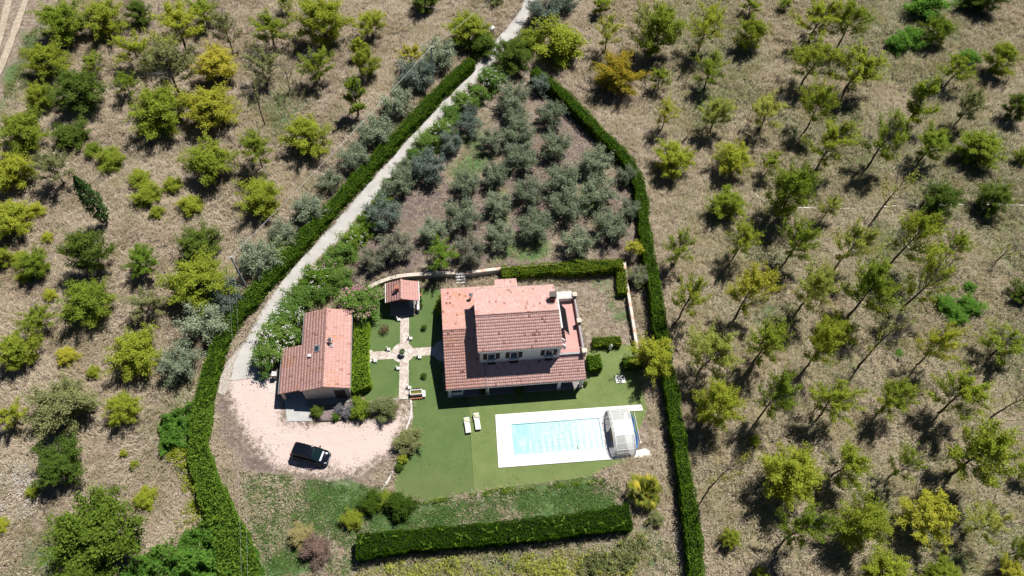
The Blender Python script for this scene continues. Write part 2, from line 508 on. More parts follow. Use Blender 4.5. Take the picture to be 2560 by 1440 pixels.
col = mix(t, math_(t, 'MULTIPLY', math_(t, 'SUBTRACT', 1.0, south_), math_(t, 'MULTIPLY', nC, 0.5)), col, (0.19, 0.175, 0.075))
col = mix(t, math_(t, 'MULTIPLY', sstep(t, nC, 0.62, 0.75), 0.35), col, (0.09, 0.1, 0.03))
col = mix(t, math_(t, 'MULTIPLY', sstep(t, nB, 0.52, 0.72), 0.45), col, (0.06, 0.095, 0.03))
col = mix(t, math_(t, 'MULTIPLY', sstep(t, noise(t, 2.6, 6, .75, p), .58, .72), .45), col, (.15, .135, .07))
seam = math_(t, 'LESS_THAN', math_(t, 'ABSOLUTE', side), 0.04)
col = mix(t, math_(t, 'MULTIPLY', seam, 0.4), col, (0.06, 0.09, 0.03))
t.links.new(col, b.inputs['Base Color']); b.inputs['Roughness'].default_value = 0.9; b.inputs['Specular IOR Level'].default_value = 0.15
bump(t, b, nB, 0.4, 0.03)
tri_fill('lawn', roughen(TURF, 0.16, 0.6), 0.03, m)

m, t, b = nmat('drive_mat'); p = pos(t)
nA = noise(t, 0.5, 5, 0.6, p); nB = noise(t, 9, 4, 0.7, p)
col = ramp(t, nA, [(0.3, (0.40, 0.385, 0.365)), (0.7, (0.52, 0.505, 0.485))])
col = mix(t, math_(t, 'MULTIPLY', sstep(t, nB, 0.55, 0.8), 0.4), col, (0.33, 0.31, 0.28))
t.links.new(col, b.inputs['Base Color']); b.inputs['Roughness'].default_value = 0.9; bump(t, b, nB, 0.25, 0.01)
drive_mat = m
DL = [(1290, -60), (1318, 0), (1280, 55), (1240, 98), (1200, 152), (1126, 232), (1050, 312), (940, 432), (835, 558), (745, 655), (668, 752), (614, 850), (588, 905), (575, 953)]
DR = [(1372, -60), (1345, 0), (1305, 75), (1258, 132), (1212, 190), (1150, 258), (1085, 328), (985, 447), (890, 555), (805, 642), (740, 722), (690, 795), (655, 850), (642, 890), (650, 920), (694, 938)]
dl = chaikin(poly_px(DL), 2); dr = chaikin(poly_px(DR), 2)
dpoly = np.vstack([dl, dr[::-1]])
tri_fill('driveway', roughen(dpoly, 0.10, 0.6, 1.2), 0.045, drive_mat)
# pale loose verge between drive and hedge at the bend
m = plain('pale_stones', (0.42, 0.38, 0.34), 0.95, var=0.5, scale=5, bmp=0.4)
VS = [(612, 858), (600, 862), (565, 905), (552, 948), (545, 985), (560, 990), (575, 955), (590, 905)]
tri_fill('stony_verge', roughen(poly_px(VS), 0.3, 0.4), 0.02, m)
m = plain('white_gravel_mat', (0.58, 0.52, 0.48), 0.95, var=0.35, scale=6, bmp=0.4)
tri_fill('white_gravel', roughen(poly_px([(632, 950), (690, 942), (698, 960), (694, 985), (676, 980), (655, 966), (638, 960)]), 0.35, 0.3, 1.6), 0.025, m)

m, t, b = nmat('apron_mat'); p = pos(t)
nA = noise(t, 0.9, 4, 0.6, p); nB = noise(t, 7, 4, 0.6, p)
col = ramp(t, nA, [(0.3, (0.40, 0.395, 0.385)), (0.65, (0.53, 0.525, 0.515))]); col = mix(t, math_(t, 'MULTIPLY', nB, 0.35), col, (0.3, 0.3, 0.3))
t.links.new(col, b.inputs['Base Color']); b.inputs['Roughness'].default_value = 0.85
tri_fill('concrete_apron', poly_px([(706, 960), (766, 950), (781, 1053), (718, 1054)]), 0.06, m)

m, t, b = nmat('mulch_mat'); p = pos(t)
nB = noise(t, 5, 6, 0.75, p)
t.links.new(ramp(t, nB, [(0.3, (0.1, 0.075, 0.07)), (0.5, (0.22, 0.17, 0.165)), (0.7, (0.36, 0.29, 0.28))]), b.inputs['Base Color']); b.inputs['Roughness'].default_value = 1
bump(t, b, nB, 0.7, 0.08)
tri_fill('flower_bed', roughen(poly_px([(780, 1000), (900, 1003), (925, 1004), (1000, 998), (985, 1036), (895, 1046), (785, 1052)]), 0.06, 0.4), 0.034, m)

# stone paths
m, t, b = nmat('flagstone_mat'); p = pos(t)
vo = N(t, 'ShaderNodeTexVoronoi'); vo.inputs['Scale'].default_value = 3.8; t.links.new(p, vo.inputs['Vector'])
vr = N(t, 'ShaderNodeSeparateColor'); t.links.new(vo.outputs['Color'], vr.inputs[0])
ve = N(t, 'ShaderNodeTexVoronoi', feature='DISTANCE_TO_EDGE'); ve.inputs['Scale'].default_value = 3.8; t.links.new(p, ve.inputs['Vector'])
col = ramp(t, vr.outputs[0], [(0.0, (0.46, 0.38, 0.33)), (0.4, (0.56, 0.48, 0.43)), (0.75, (0.66, 0.60, 0.55)), (1, (0.72, 0.67, 0.62))])
col = mix(t, math_(t, 'MULTIPLY', noise(t, 12, 4, 0.7, p), 0.25), col, (0.3, 0.24, 0.2))
col = mix(t, math_(t, 'LESS_THAN', ve.outputs['Distance'], 0.03), col, (0.36, 0.30, 0.26))
t.links.new(col, b.inputs['Base Color']); b.inputs['Roughness'].default_value = 0.85
flag = m
HANG = R_(9.3)
hc, hs = math.cos(HANG), math.sin(HANG)
O = G(1115, 975, 2.7)[:2]


def HW(u, v):
    return np.array([O[0] + u * hc - v * hs, O[1] + u * hs + v * hc])


def UV(px, py, z=0.0):
    q = G(px, py, z)[:2] - O
    return np.array([q[0] * hc + q[1] * hs, -q[0] * hs + q[1] * hc])


pc = G(1007, 882)[:2]
cr = np.linalg.norm(G(1035, 880)[:2] - pc)
mb = MB()
circ = [(pc[0] + cr * math.cos(a), pc[1] + cr * math.sin(a), 0.042) for a in np.linspace(0, 2 * PI, 41)[:-1]]
mb.add(circ, [tuple(range(40))])
for z, q in ((0.0385, [(1001, 775), (1023, 775), (1022, 870), (1000, 870)]), (0.0386, [(1000, 893), (1022, 893), (1022, 994), (997, 997)]), (0.0387, [(924, 880), (985, 876), (985, 897), (924, 901)]), (0.0388, [(1028, 871), (1100, 866), (1100, 887), (1030, 891)])):
    P = poly_px(q); P = P if np.cross(P[1] - P[0], P[2] - P[1]) > 0 else P[::-1]
    mb.add([(a[0], a[1], z) for a in P], [(0, 1, 2, 3)])
for (cx, cy, r) in ((1112, 877, 1.55), (914, 891, 1.1)):
    q = G(cx, cy)[:2]
    mb.add([(q[0] + r * math.cos(a), q[1] + r * math.sin(a), 0.0415) for a in np.linspace(0, 2 * PI, 33)[:-1]], [tuple(range(32))])
o = mb.build('stone_path', flag); o['kind'] = 'structure'
# dirt track, top left
m = plain('track_mat', (0.42, 0.35, 0.27), 0.95, var=0.3, scale=2, bmp=0.3)
mb = MB()
for line in ([(-40, 215), (-8, 130), (12, 50), (30, -30), (50, -90)], [(-60, 320), (-5, 190), (30, 100), (62, 10), (90, -70)]):
    P = resample(chaikin(poly_px(line), 2), 0.8); tt = np.gradient(P, axis=0); tt /= np.linalg.norm(tt, axis=1)[:, None]; nn = np.stack([-tt[:, 1], tt[:, 0]], 1)
    w = 0.35 + 0.35 * fbm(P[:, 0], P[:, 1], 0.6)
    A = P + nn * w[:, None]; B = P - nn * w[:, None]; k = len(P)
    mb.add([(*a, 0.135) for a in A] + [(*a, 0.135) for a in B], [(k + i, k + i + 1, i + 1, i) for i in range(k - 1)])
o = mb.build('dirt_track', m); o['kind'] = 'structure'
# ------------------------------------------------------------------ building materials
def tile_mat(name, c_lo, c_mid, c_hi, lichen=0.5, lichen_scale=0.5, lthr=0.58):
    m, t, b = nmat(name); p = pos(t); r = attr(t, 'rnd')
    col = ramp(t, r, [(0.0, c_lo), (0.06, c_mid), (0.6, c_mid), (1.0, c_hi)])
    nA = noise(t, 2.2, 4, 0.65, p)
    col = mix(t, math_(t, 'MULTIPLY', nA, 0.3), col, (0.36, 0.15, 0.12))
    lm = sstep(t, noise(t, lichen_scale, 6, 0.72, p), lthr, lthr + 0.12)
    lm = math_(t, 'MULTIPLY', lm, sstep(t, noise(t, 6, 3, 0.7, p), 0.4, 0.6))
    col = mix(t, math_(t, 'MULTIPLY', lm, lichen), col, (0.50, 0.22, 0.045))
    dk = sstep(t, noise(t, 1.1, 5, 0.7, p), 0.6, 0.75)
    col = mix(t, math_(t, 'MULTIPLY', dk, 0.35), col, (0.16, 0.08, 0.07))
    t.links.new(col, b.inputs['Base Color']); b.inputs['Roughness'].default_value = 0.8; b.inputs['Specular IOR Level'].default_value = 0.25
    bump(t, b, noise(t, 25, 3, 0.6, p), 0.3, 0.01)
    return m


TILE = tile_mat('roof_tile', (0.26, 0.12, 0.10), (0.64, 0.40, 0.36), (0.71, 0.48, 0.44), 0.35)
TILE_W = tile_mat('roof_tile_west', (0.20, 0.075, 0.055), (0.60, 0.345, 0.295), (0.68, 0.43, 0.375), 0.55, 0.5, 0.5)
TILE_G = tile_mat('garage_tile', (0.36, 0.175, 0.145), (0.58, 0.35, 0.31), (0.65, 0.41, 0.365), 0.85, 0.4, 0.52)
WHITE = plain('white_render', (0.74, 0.74, 0.73), 0.85, var=0.06, scale=1.5)
CREAM = plain('cream_render', (0.55, 0.47, 0.41), 0.9, var=0.12, scale=1.2)
WHITEST = plain('white_stone', (0.78, 0.77, 0.75), 0.7, var=0.08, scale=4)
DARKWOOD = plain('dark_wood', (0.05, 0.032, 0.024), 0.6, var=0.35, scale=6)
GLASS = plain('dark_glass', (0.03, 0.045, 0.06), 0.08, var=0.1, spec=0.8)
GREYM = plain('grey_metal', (0.42, 0.43, 0.44), 0.45, metal=0.6, var=0.1)
PALEM = plain('pale_metal', (0.62, 0.62, 0.62), 0.5, metal=0.3, var=0.1)
GUT = plain('gutter_grey', (.24, .24, .245), .6)
STEEL = plain('steel', (0.6, 0.6, 0.6), 0.3, metal=0.9, var=0.05)
BRICK = plain('chimney_brick', (0.4, 0.16, 0.11), 0.85, var=0.3, scale=8, bmp=0.4)
PAVER = plain('porch_paver', (0.27, 0.25, 0.24), 0.8, var=0.15, scale=4)
TERRACE = plain('terrace_tile', (0.58, 0.31, 0.285), 0.75, var=0.10, scale=1.3)
TERRA = plain('terracotta', (0.42, 0.16, 0.09), 0.8, var=0.2, scale=10)
STONE = plain('wall_stone', (0.36, 0.33, 0.29), 0.95, var=0.5, scale=4, bmp=0.6)
CAPST = plain('cap_stone', (0.60, 0.53, 0.45), 0.9, var=0.2, scale=2.2)
BLACK = plain('black_iron', (0.025, 0.025, 0.027), 0.5, var=0.2)


def roof_tiles(slopes, name, mat, parent, tw=0.25, tl=0.36, skip=None, seed=1):
    """overlapping arched tiles laid row by row on rectangular slopes (eave corner, along-eave vector, up-slope vector)"""
    rg = np.random.default_rng(seed); VV = []; FF = []; RR = []; nb = 0
    fr = np.array([0, .24, .5, .76, 1.0]); ph = np.array([0.0, .02, .026, .02, 0.0])
    for (e, U, S) in slopes:
        e, U, S = map(lambda q: np.array(q, float), (e, U, S))
        LU, LS = np.linalg.norm(U), np.linalg.norm(S); u, s = U / LU, S / LS; n = np.cross(u, s); n *= np.sign(n[2])
        nc, nr = max(1, round(LU / tw)), max(1, round(LS / tl)); a, l = LU / nc, LS / nr
        ci, ri = np.meshgrid(np.arange(nc), np.arange(nr)); ci = ci.ravel(); ri = ri.ravel()
        if skip is not None:
            c = e + u * ((ci + .5) * a)[:, None] + s * ((ri + .5) * l)[:, None]
            k = ~skip(c); ci, ri = ci[k], ri[k]
        m = len(ci); jit = rg.normal(0, 0.012, m); tw_ = rg.normal(0, 0.012, m)
        P = np.zeros((m, 15, 3))
        for q, f in enumerate(fr):
            x = (ci + f) * a
            lo = e + u * x[:, None] + s * (ri * l + jit)[:, None]
            hi = e + u * (x + tw_)[:, None] + s * ((ri + 1.04) * l)[:, None]
            P[:, q] = lo + n * (ph[q] + 0.032); P[:, 5 + q] = hi + n * (ph[q] + 0.008); P[:, 10 + q] = lo - n * 0.005
        base = (np.arange(m) * 15)[:, None] + nb
        f = []
        for q in range(4):
            f.append(base + np.array([q, q + 1, 6 + q, 5 + q])); f.append(base + np.array([10 + q, 11 + q, q + 1, q]))
        VV.append(P.reshape(-1, 3)); FF.append(np.concatenate(f)); nb += m * 15
        rr = np.clip(rg.random(m), 0, 1); RR.append(np.tile(rr, 8))
        # boarding under the tiles
        th = 0.1
        Q = np.array([e, e + U, e + U + S, e + S]); Q = np.concatenate([Q - n * 0.006, Q - n * th])
        VV.append(Q); FF.append(np.array([[0, 1, 2, 3], [7, 6, 5, 4], [0, 4, 5, 1], [1, 5, 6, 2], [2, 6, 7, 3], [3, 7, 4, 0]]) + nb); nb += 8
        RR.append(np.full(6, 0.03))
    me = np_mesh(name, np.concatenate(VV), F4=np.concatenate(FF), rnd=np.concatenate(RR), mat=mat)
    return link(name, me, parent)


def ridge(name, a, b, mat, parent, r=0.13, step=0.38):
    a, b = Vector(a), Vector(b); L = (b - a).length; n = int(L / step); d = (b - a) / n; mb = MB()
    for i in range(n):
        p = a + d * i; q = a + d * (i + 1.06); jr = r * random.uniform(0.94, 1.06)
        mb.tube([p + Vector((0, 0, .0)), q + Vector((0, 0, -0.015))], [jr * 1.06, jr * 0.94], 8)
    return mb.build(name, mat, parent, rnd=True)


# ------------------------------------------------------------------ the villa
H0 = thing('villa', 'large two storey villa with terracotta tiled roofs and red roof terrace', 'house', (O[0], O[1], 0), HANG)
PT = 0.262
mb = MB()
mb.prism([(0.35, 3.3), (4.3, 3.3), (4.3, 13.75), (0.35, 13.75)], 0, 2.55)
mb.add([(0.36, 0.4, 2.55), (0.36, 13.75, 2.55), (0.36, 7.07, 4.42), (0.56, 0.4, 2.55), (0.56, 13.75, 2.55), (0.56, 7.07, 4.42)], [(0, 2, 1), (3, 4, 5), (0, 3, 5, 2), (1, 2, 5, 4), (0, 1, 4, 3)])
mb.prism([(4.3, 3.302), (13.85, 3.302), (13.85, 13.5), (4.3, 13.5)], 0, 2.56)
mb.prism([(13.85, 3.304), (17.0, 3.304), (17.0, 11.6), (13.85, 11.6)], 0, 3.2)
mb.prism([(7.1, 13.5), (9.8, 13.5), (9.8, 15.05), (7.1, 15.05)], 0, 2.3)
mb.prism([(4.26, 2.86), (13.82, 2.86), (13.82, 11.2), (4.26, 11.2)], 2.57, 6.45)
mb.add([(u, v, z) for u in (13.62, 13.815) for (v, z) in ((2.86, 6.45), (11.2, 6.45), (7.05, 7.5))], [(0, 1, 2), (5, 4, 3), (0, 3, 4, 1), (1, 4, 5, 2), (2, 5, 3, 0)])
mb.add([(u, v, z) for u in (4.265, 4.46) for (v, z) in ((2.86, 6.45), (11.2, 6.45), (7.05, 7.5))], [(0, 1, 2), (5, 4, 3), (0, 3, 4, 1), (1, 4, 5, 2), (2, 5, 3, 0)])
mb.build('wall', WHITE, H0)
inblk = lambda c: (c[:, 0] > 4.35) & (c[:, 0] < 13.7) & (c[:, 1] > 3.05) & (c[:, 1] < 11.2)
ez = 2.7


def rz(v): return ez + PT * v


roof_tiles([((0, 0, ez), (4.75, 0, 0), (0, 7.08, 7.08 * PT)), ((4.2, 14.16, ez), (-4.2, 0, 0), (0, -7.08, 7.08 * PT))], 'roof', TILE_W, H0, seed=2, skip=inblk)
roof_tiles([((4.8, 0, ez - 0.02), (12.0, 0, 0), (0, 3.05, 3.05 * PT))], 'roof', TILE, H0, seed=3)
roof_tiles([((7.0, 14.16, ez), (-2.8, 0, 0), (0, -2.9, 2.9 * PT)), ((9.9, 15.3, ez - 0.3), (-2.9, 0, 0), (0, -4.0, 4.0 * PT)), ((14.0, 13.4, ez + .22), (-4.1, 0, 0), (0, -2.1, 2.1 * PT))], 'roof', TILE, H0, seed=4)
uz0, uzr = 6.5, 7.62
roof_tiles([((3.95, 2.72, uz0), (10.0, 0, 0), (0, 4.34, uzr - uz0)), ((13.95, 11.4, uz0), (-10.0, 0, 0), (0, -4.34, uzr - uz0))], 'roof', TILE, H0, seed=5)
ridge('ridge_tiles', (0, 7.08, rz(7.08) + .03), (4.25, 7.08, rz(7.08) + .03), TILE_W, H0)
ridge('ridge_tiles', (3.95, 7.06, uzr + .05), (13.95, 7.06, uzr + .05), TILE, H0)
for pts, r, nm in (([(0, -.06, ez - .06), (4.7, -.06, ez - .06)], .065, 'gutter'), ([(4.9, -.06, ez - .09), (16.85, -.06, ez - .09)], .065, 'gutter'), ([(3.95, 2.65, uz0 - .06), (13.95, 2.65, uz0 - .06)], .065, 'gutter'), ([(13.95, 11.47, uz0 - .05), (3.95, 11.47, uz0 - .05)], .06, 'gutter'), ([(0, 14.22, ez - .05), (7.0, 14.22, ez - .05)], .06, 'gutter'), ([(4.15, 2.65, uz0 - .1), (4.18, 2.78, 5.8), (4.18, 2.78, 3.75)], .05, 'downpipe'), ([(4.78, .0, ez + .07), (4.78, 1.0, rz(1.0) + .08), (4.78, 2.9, rz(2.9) + .08)], .06, 'roof_flashing'), ([(4.78, -.03, ez), (4.86, .1, 2.4), (4.95, .2, 0.2)], .05, 'downpipe'), ([(5.2, 11.6, uz0 - .1), (5.2, 12.6, rz(14.16 - 12.6) + .1), (5.2, 14.15, ez + .1)], .05, 'downpipe')):
    mb = MB(); mb.tube(pts, r * .8); mb.build(nm, GUT, H0)
mb = MB(); mb.prism([(.1, .12), (16.7, .12), (16.7, 3.4), (.1, 3.4)], 0.04, 0.14); mb.build('porch_floor', PAVER, H0)
for u in (0.42, 4.95, 13.7, 16.45):
    mb = MB(); mb.box((u, .42, 1.35), (.38, .38, 2.5), bev=.02); mb.box((u, .42, .25), (.5, .5, .3), bev=.02); mb.box((u, .42, 2.45), (.5, .5, .16), bev=.02)
    mb.build('porch_column', WHITE, H0)
mb = MB(); mb.box((8.6, .42, 2.52), (16.4, .24, .2)); mb.build('porch_beam', DARKWOOD, H0)
mb = MB(); mb.box((1.35, .42, .5), (1.3, .1, .75)); mb.box((1.95, .42, .95), (.14, .14, 1.7)); mb.build('porch_screen', WHITE, H0)
# door and windows on the ground floor, half seen under the porch
for u, w in ((2.6, 1.4), (7.0, 2.2), (11.0, 2.2), (15.2, 1.5)):
    mb = MB(); mb.box((u, 3.27, 1.2), (w, .08, 2.1)); f = mb.build('french_window', DARKWOOD, H0)
    mb = MB(); mb.box((u, 3.225, 1.2), (w - .2, .03, 1.9)); mb.build('pane', GLASS, f)
# upper windows
for u in (5.58, 8.25, 12.44):
    w = thing_ = None
    mb = MB()
    for du in (-.44, .44): mb.box((u + du, 2.83, 5.0), (.07, .1, 1.26))
    mb.box((u, 2.83, 5.65), (.95, .1, .07)); f = mb.build('window', WHITE, H0)
    mb = MB(); mb.box((u, 2.845, 5.0), (.82, .03, 1.22)); mb.build('pane', GLASS, f)
    mb = MB(); mb.box((u, 2.70, 4.33), (1.1, .34, .07), bev=.01); mb.build('sill', WHITEST, f)
    for s in (-1, 1):
        mb = MB(); cx = u + s * .76
        mb.box((cx, 2.815, 5.0), (.46, .05, 1.3))
        for k in range(11): mb.box((cx, 2.775, 4.47 + k * .106), (.36, .03, .05))
        mb.build('shutter', DARKWOOD, f)
# terrace
mb = MB(); mb.prism([(13.83, 3.2), (16.8, 3.2), (16.8, 11.4), (13.83, 11.4)], 3.2, 3.3); mb.build('terrace_floor', TERRACE, H0)
mb = MB()
mb.prism([(16.72, 3.1), (16.95, 3.1), (16.95, 11.3), (16.72, 11.3)], 2.9, 3.85); mb.prism([(13.85, 3.02), (16.7, 3.02), (16.7, 3.22), (13.85, 3.22)], 2.9, 3.78)
mb.build('parapet', TERRACE, H0)
mb = MB(); mb.box((16.86, 7.2, 3.89), (.2, 7.9, .06)); mb.box((15.2, 3.12, 3.82), (2.9, .24, .06)); mb.build('coping', plain('coping_grey', (.34, .35, .37), .7), H0)
mb = MB(); mb.tube([(14.0, 3.55, 4.3), (16.6, 3.55, 4.3)], .025)
for k in range(14): mb.tube([(14.05 + k * .19, 3.55, 3.3), (14.05 + k * .19, 3.55, 4.3)], .012, 4)
mb.build('railing', PALEM, H0)
for v in (3.12, 7.32, 11.15):
    mb = MB(); mb.box((16.85, v, 3.7), (.44, .44, 1.2)); pl = mb.build('terrace_pillar', plain('pillar_render', (.45, .33, .27), .9), H0)
    mb = MB(); mb.box((16.85, v, 4.34), (.6, .6, .1), bev=.02); mb.build('cap', CAPST, pl)
mb = MB(); mb.box((15.5, 11.25, 3.62), (1.9, .95, .9)); st_ = mb.build('service_block', WHITE, H0)
mb = MB(); mb.box((15.5, 11.25, 4.1), (2.1, 1.1, .08), bev=.02); mb.build('stained_slab', plain('stained_white', (.60, .57, .54), .9, var=.5, scale=3.5), st_)
# awning folded out over the terrace from the east wall
aw = MB()
A = [(14.2, 9.3, 6.2), (14.2, 5.4, 6.2), (15.35, 5.45, 4.3), (15.35, 9.1, 4.3)]
n = 26
for i in range(n):
    a = i / n; b_ = (i + .86) / n
    l = lambda P, Q, k: tuple(P[j] + (Q[j] - P[j]) * k for j in range(3))
    aw.add([l(A[0], A[1], a), l(A[0], A[1], b_), l(A[3], A[2], b_), l(A[3], A[2], a)], [(3, 2, 1, 0)], r=(i % 2) * 1.0)
    aw.add([l(A[0], A[1], b_), l(A[0], A[1], (i + 1) / n), l(A[3], A[2], (i + 1) / n), l(A[3], A[2], b_)], [(3, 2, 1, 0)], r=.5)
awp = thing('terrace_awning', None, 'awning'); awp.parent = H0
m, t, b = nmat('awning_cloth'); t.links.new(ramp(t, attr(t, 'rnd'), [(0, (.012, .012, .013)), (.5, (.05, .05, .052)), (1, (.018, .018, .02))]), b.inputs['Base Color']); b.inputs['Roughness'].default_value = 1; b.inputs['Specular IOR Level'].default_value = 0
del awp['category']
bpy.data.objects.remove(awp)
awo = aw.build('awning', m, H0, rnd=True)
mb = MB(); mb.tube([(14.22, 9.4, 6.3), (14.22, 5.3, 6.3)], .12, 8); mb.build('awning_case', WHITE, awo)
mb = MB(); mb.tube([(15.37, 9.1, 4.3), (15.37, 5.42, 4.3)], .04, 6); mb.tube([(13.95, 7.35, 6.2), (15.35, 7.35, 4.34)], .02); mb.tube([(13.9, 5.4, 5.9), (15.35, 5.4, 4.27)], .035); mb.build('awning_rail', plain('awning_grey', (.2, .2, .2), .6), awo)
for k, v in enumerate((4.7, 3.9)):
    mb = MB(); mb.box((14.3, v, 4.4), (.9, .06, .9), rz=-.7); mb.build('terrace_shutter', PALEM, H0)
mb = MB(); mb.tube([(12.95, 2.8, 5.3), (13.25, 2.4, 5.6), (13.5, 2.25, 5.75)], [.03, .045, .09]); mb.build('wall_lamp', PALEM, H0)
# chimneys are parts of the roof
mb = MB(); mb.box((13.45, 8.95, 7.15), (.62, .62, 1.3)); ch = mb.build('chimney', BRICK, H0)
mb = MB(); mb.box((13.45, 8.95, 7.83), (.8, .8, .08)); mb.box((13.45, 8.95, 8.05), (.35, .35, .3)); mb.box((13.45, 8.95, 8.24), (.85, .7, .07), tilt=Matrix.Rotation(.12, 3, 'X')); mb.build('chimney_cap', plain('sooty_cap', (.13, .11, .10), .8), ch)
mb = MB(); mb.tube([(13.2, 8.2, 6.6), (13.2, 8.2, 7.7)], .03)
for k in range(5): mb.tube([(12.85, 8.2, 7.7 - k * .09), (13.6, 8.15, 7.7 - k * .09)], .012, 4)
mb.build('aerial', BLACK, H0)
mb = MB(); mb.lathe([(.15, 3.1), (.15, 4.05), (.1, 4.07), (.1, 4.15), (.28, 4.16), (.24, 4.3), (.05, 4.42)], (3.75, 12.1, 0)); mb.build('flue_pipe', STEEL, H0, smooth=False)
# flower boxes on the upper sills
for u, w in ((5.58, 'left'), (8.25, 'middle'), (12.44, 'right')):
    q = HW(u, 2.45); fb = thing('flower_box', 'dark planting trough on iron brackets under the %s upper window of the villa' % w, 'flower box', (q[0], q[1], 3.9), HANG, 'flower boxes under the upper windows')
    mb = MB(); mb.box((0, 0, 0), (1.0, .26, .22), bev=.02); mb.build('trough', BLACK, fb)
    for s in (-.35, .35):
        mb = MB(); mb.tube([(s, .36, .1), (s, 0, -.14), (s, -.1, -.14)], .02); mb.tube([(s, .36, -.3), (s, 0, -.14)], .02)
        mb.build('bracket', BLACK, fb)

# ------------------------------------------------------------------ the garage
q = HW(-19.55, 1.1)
GA = thing('garage', 'garage with lichened terracotta gable roof, skylight and carport at the gravel yard', 'garage', (q[0], q[1], 0), HANG)
X = lambda u: u + 19.55
Y = lambda v: v - 1.1
mb = MB()
x0, x1, y0, y1 = X(-16.75), X(-11.4), Y(1.25), Y(11.6)
mb.prism([(x0, y0), (x1, y0), (x1, y1), (x0, y1)], 0, 2.6)
xr = X(-14.08)
for ya, yb in ((y0 + .002, y0 + .2), (y1 - .2, y1 - .002)):
    mb.add([(x0 + .01, ya, 2.6), (x1 - .01, ya, 2.6), (xr, ya, 3.46), (x0 + .01, yb, 2.6), (x1 - .01, yb, 2.6), (xr, yb, 3.46)], [(0, 1, 2), (5, 4, 3), (0, 3, 4, 1), (1, 4, 5, 2), (2, 5, 3, 0)])
m, t, b = nmat('garage_wall'); p = pos(t); sx = N(t, 'ShaderNodeSeparateXYZ'); t.links.new(p, sx.inputs[0])
col = ramp(t, noise(t, 1.5, 4, .6, p), [(.3, (.50, .43, .38)), (.7, (.60, .53, .47))])
brk = N(t, 'ShaderNodeTexBrick'); brk.inputs['Scale'].default_value = 4.0; t.links.new(p, brk.inputs['Vector'])
pm = math_(t, 'MULTIPLY', sstep(t, noise(t, 1.1, 4, .7, p), .52, .62), sstep(t, sx.outputs[2], 1.5, .8))
col = mix(t, math_(t, 'MULTIPLY', pm, .7), col, mix(t, noise(t, 9, 3, .7, p), (.2, .17, .15), (.38, .33, .29)))
t.links.new(col, b.inputs['Base Color']); b.inputs['Roughness'].default_value = .9
mb.build('wall', m, GA)
sl = (3.6 - 2.8) / (14.08 - 11.2)
zw = 3.6 - sl * (17.0 - 14.08); zww = 3.6 - sl * (19.55 - 14.08)
ex0 = X(-17.0)
roof_tiles([((X(-11.2), Y(1.1), 2.8), (0, 10.65, 0), (X(-14.08) - X(-11.2), 0, .8)),
            ((ex0, Y(11.75), zw), (0, -4.45, 0), (X(-14.08) - ex0, 0, 3.6 - zw)),
            ((X(-19.55), Y(7.3), zww), (0, -6.0, 0), (X(-17.0) - X(-19.55), 0, zw - zww)),
            ((ex0, Y(7.3), zw), (0, -6.2, 0), (X(-14.08) - ex0, 0, 3.6 - zw))], 'roof', TILE_G, GA, tw=.27, tl=.40, seed=9)
ridge('ridge_tiles', (xr, Y(1.08), 3.63), (xr, Y(11.77), 3.63), TILE_G, GA)
for pts in ([(X(-19.62), Y(7.3), zww - .02), (X(-19.62), Y(1.3), zww - .02)], [(X(-11.13), Y(1.1), 2.76), (X(-11.13), Y(11.7), 2.76)], [(X(-17.07), Y(7.35), zw - .02), (X(-17.07), Y(11.75), zw - .02)]):
    mb = MB(); mb.tube(pts, .045); mb.build('gutter', GUT, GA)
for (u, v) in ((-19.2, 1.65), (-19.2, 7.0)):
    mb = MB(); mb.box((X(u), Y(v), zww / 2 - .05), (.36, .5 if v < 3 else .4, zww - .1)); mb.build('carport_pillar', CREAM, GA)
mb = MB(); mb.box((X(-19.2), Y(4.3), zww - .1), (.2, 5.8, .2)); mb.box((X(-18.0), Y(1.42), 2.25), (2.3, .16, .16), tilt=Matrix.Rotation(-.27, 3, 'Y')); mb.build('carport_beam', DARKWOOD, GA)
mb = MB(); mb.box((X(-12.55), Y(1.23), 1.06), (1.25, .1, 2.1)); d_ = mb.build('door', DARKWOOD, GA)
mb = MB(); mb.box((X(-13.0), Y(1.16), 1.0), (.05, .06, .2)); mb.build('handle', STEEL, d_)
mb = MB(); mb.prism([(x0, Y(0.35)), (X(-11.3), Y(0.5)), (X(-11.3), Y(1.24)), (x0, Y(1.24))], 0.05, 0.13); mb.build('step', PAVER, GA)
mb = MB(); sk = Matrix.Rotation(-math.atan(sl), 3, 'Y')
mb.box((X(-15.14), Y(6.33), 3.6 - sl * 1.06 + .09), (.72, .9, .12), tilt=sk); f = mb.build('skylight', GREYM, GA)
mb = MB(); mb.box((X(-15.15), Y(6.30), 3.6 - sl * 1.06 + .155), (.5, .62, .03), tilt=sk); mb.build('pane', GLASS, f)
mb = MB(); mb.box((X(-16.0), Y(5.55), 3.15), (.34, .3, .28)); mb.box((X(-16.0), Y(5.5), 3.32), (.4, .36, .05)); mb.build('roof_vent', PALEM, GA)
mb = MB(); mb.lathe([(.11, 3.3), (.11, 4.1), (.22, 4.12), (.22, 4.22), (.05, 4.35)], (X(-13.5), Y(7.05), 0)); mb.box((X(-13.5), Y(7.05), 4.0), (.75, .1, .22)); mb.box((X(-13.5), Y(7.05), 4.02), (.1, .75, .2)); mb.box((X(-13.42), Y(6.5), 3.48), (.35, .5, .12)); mb.build('flue_pipe', STEEL, GA)

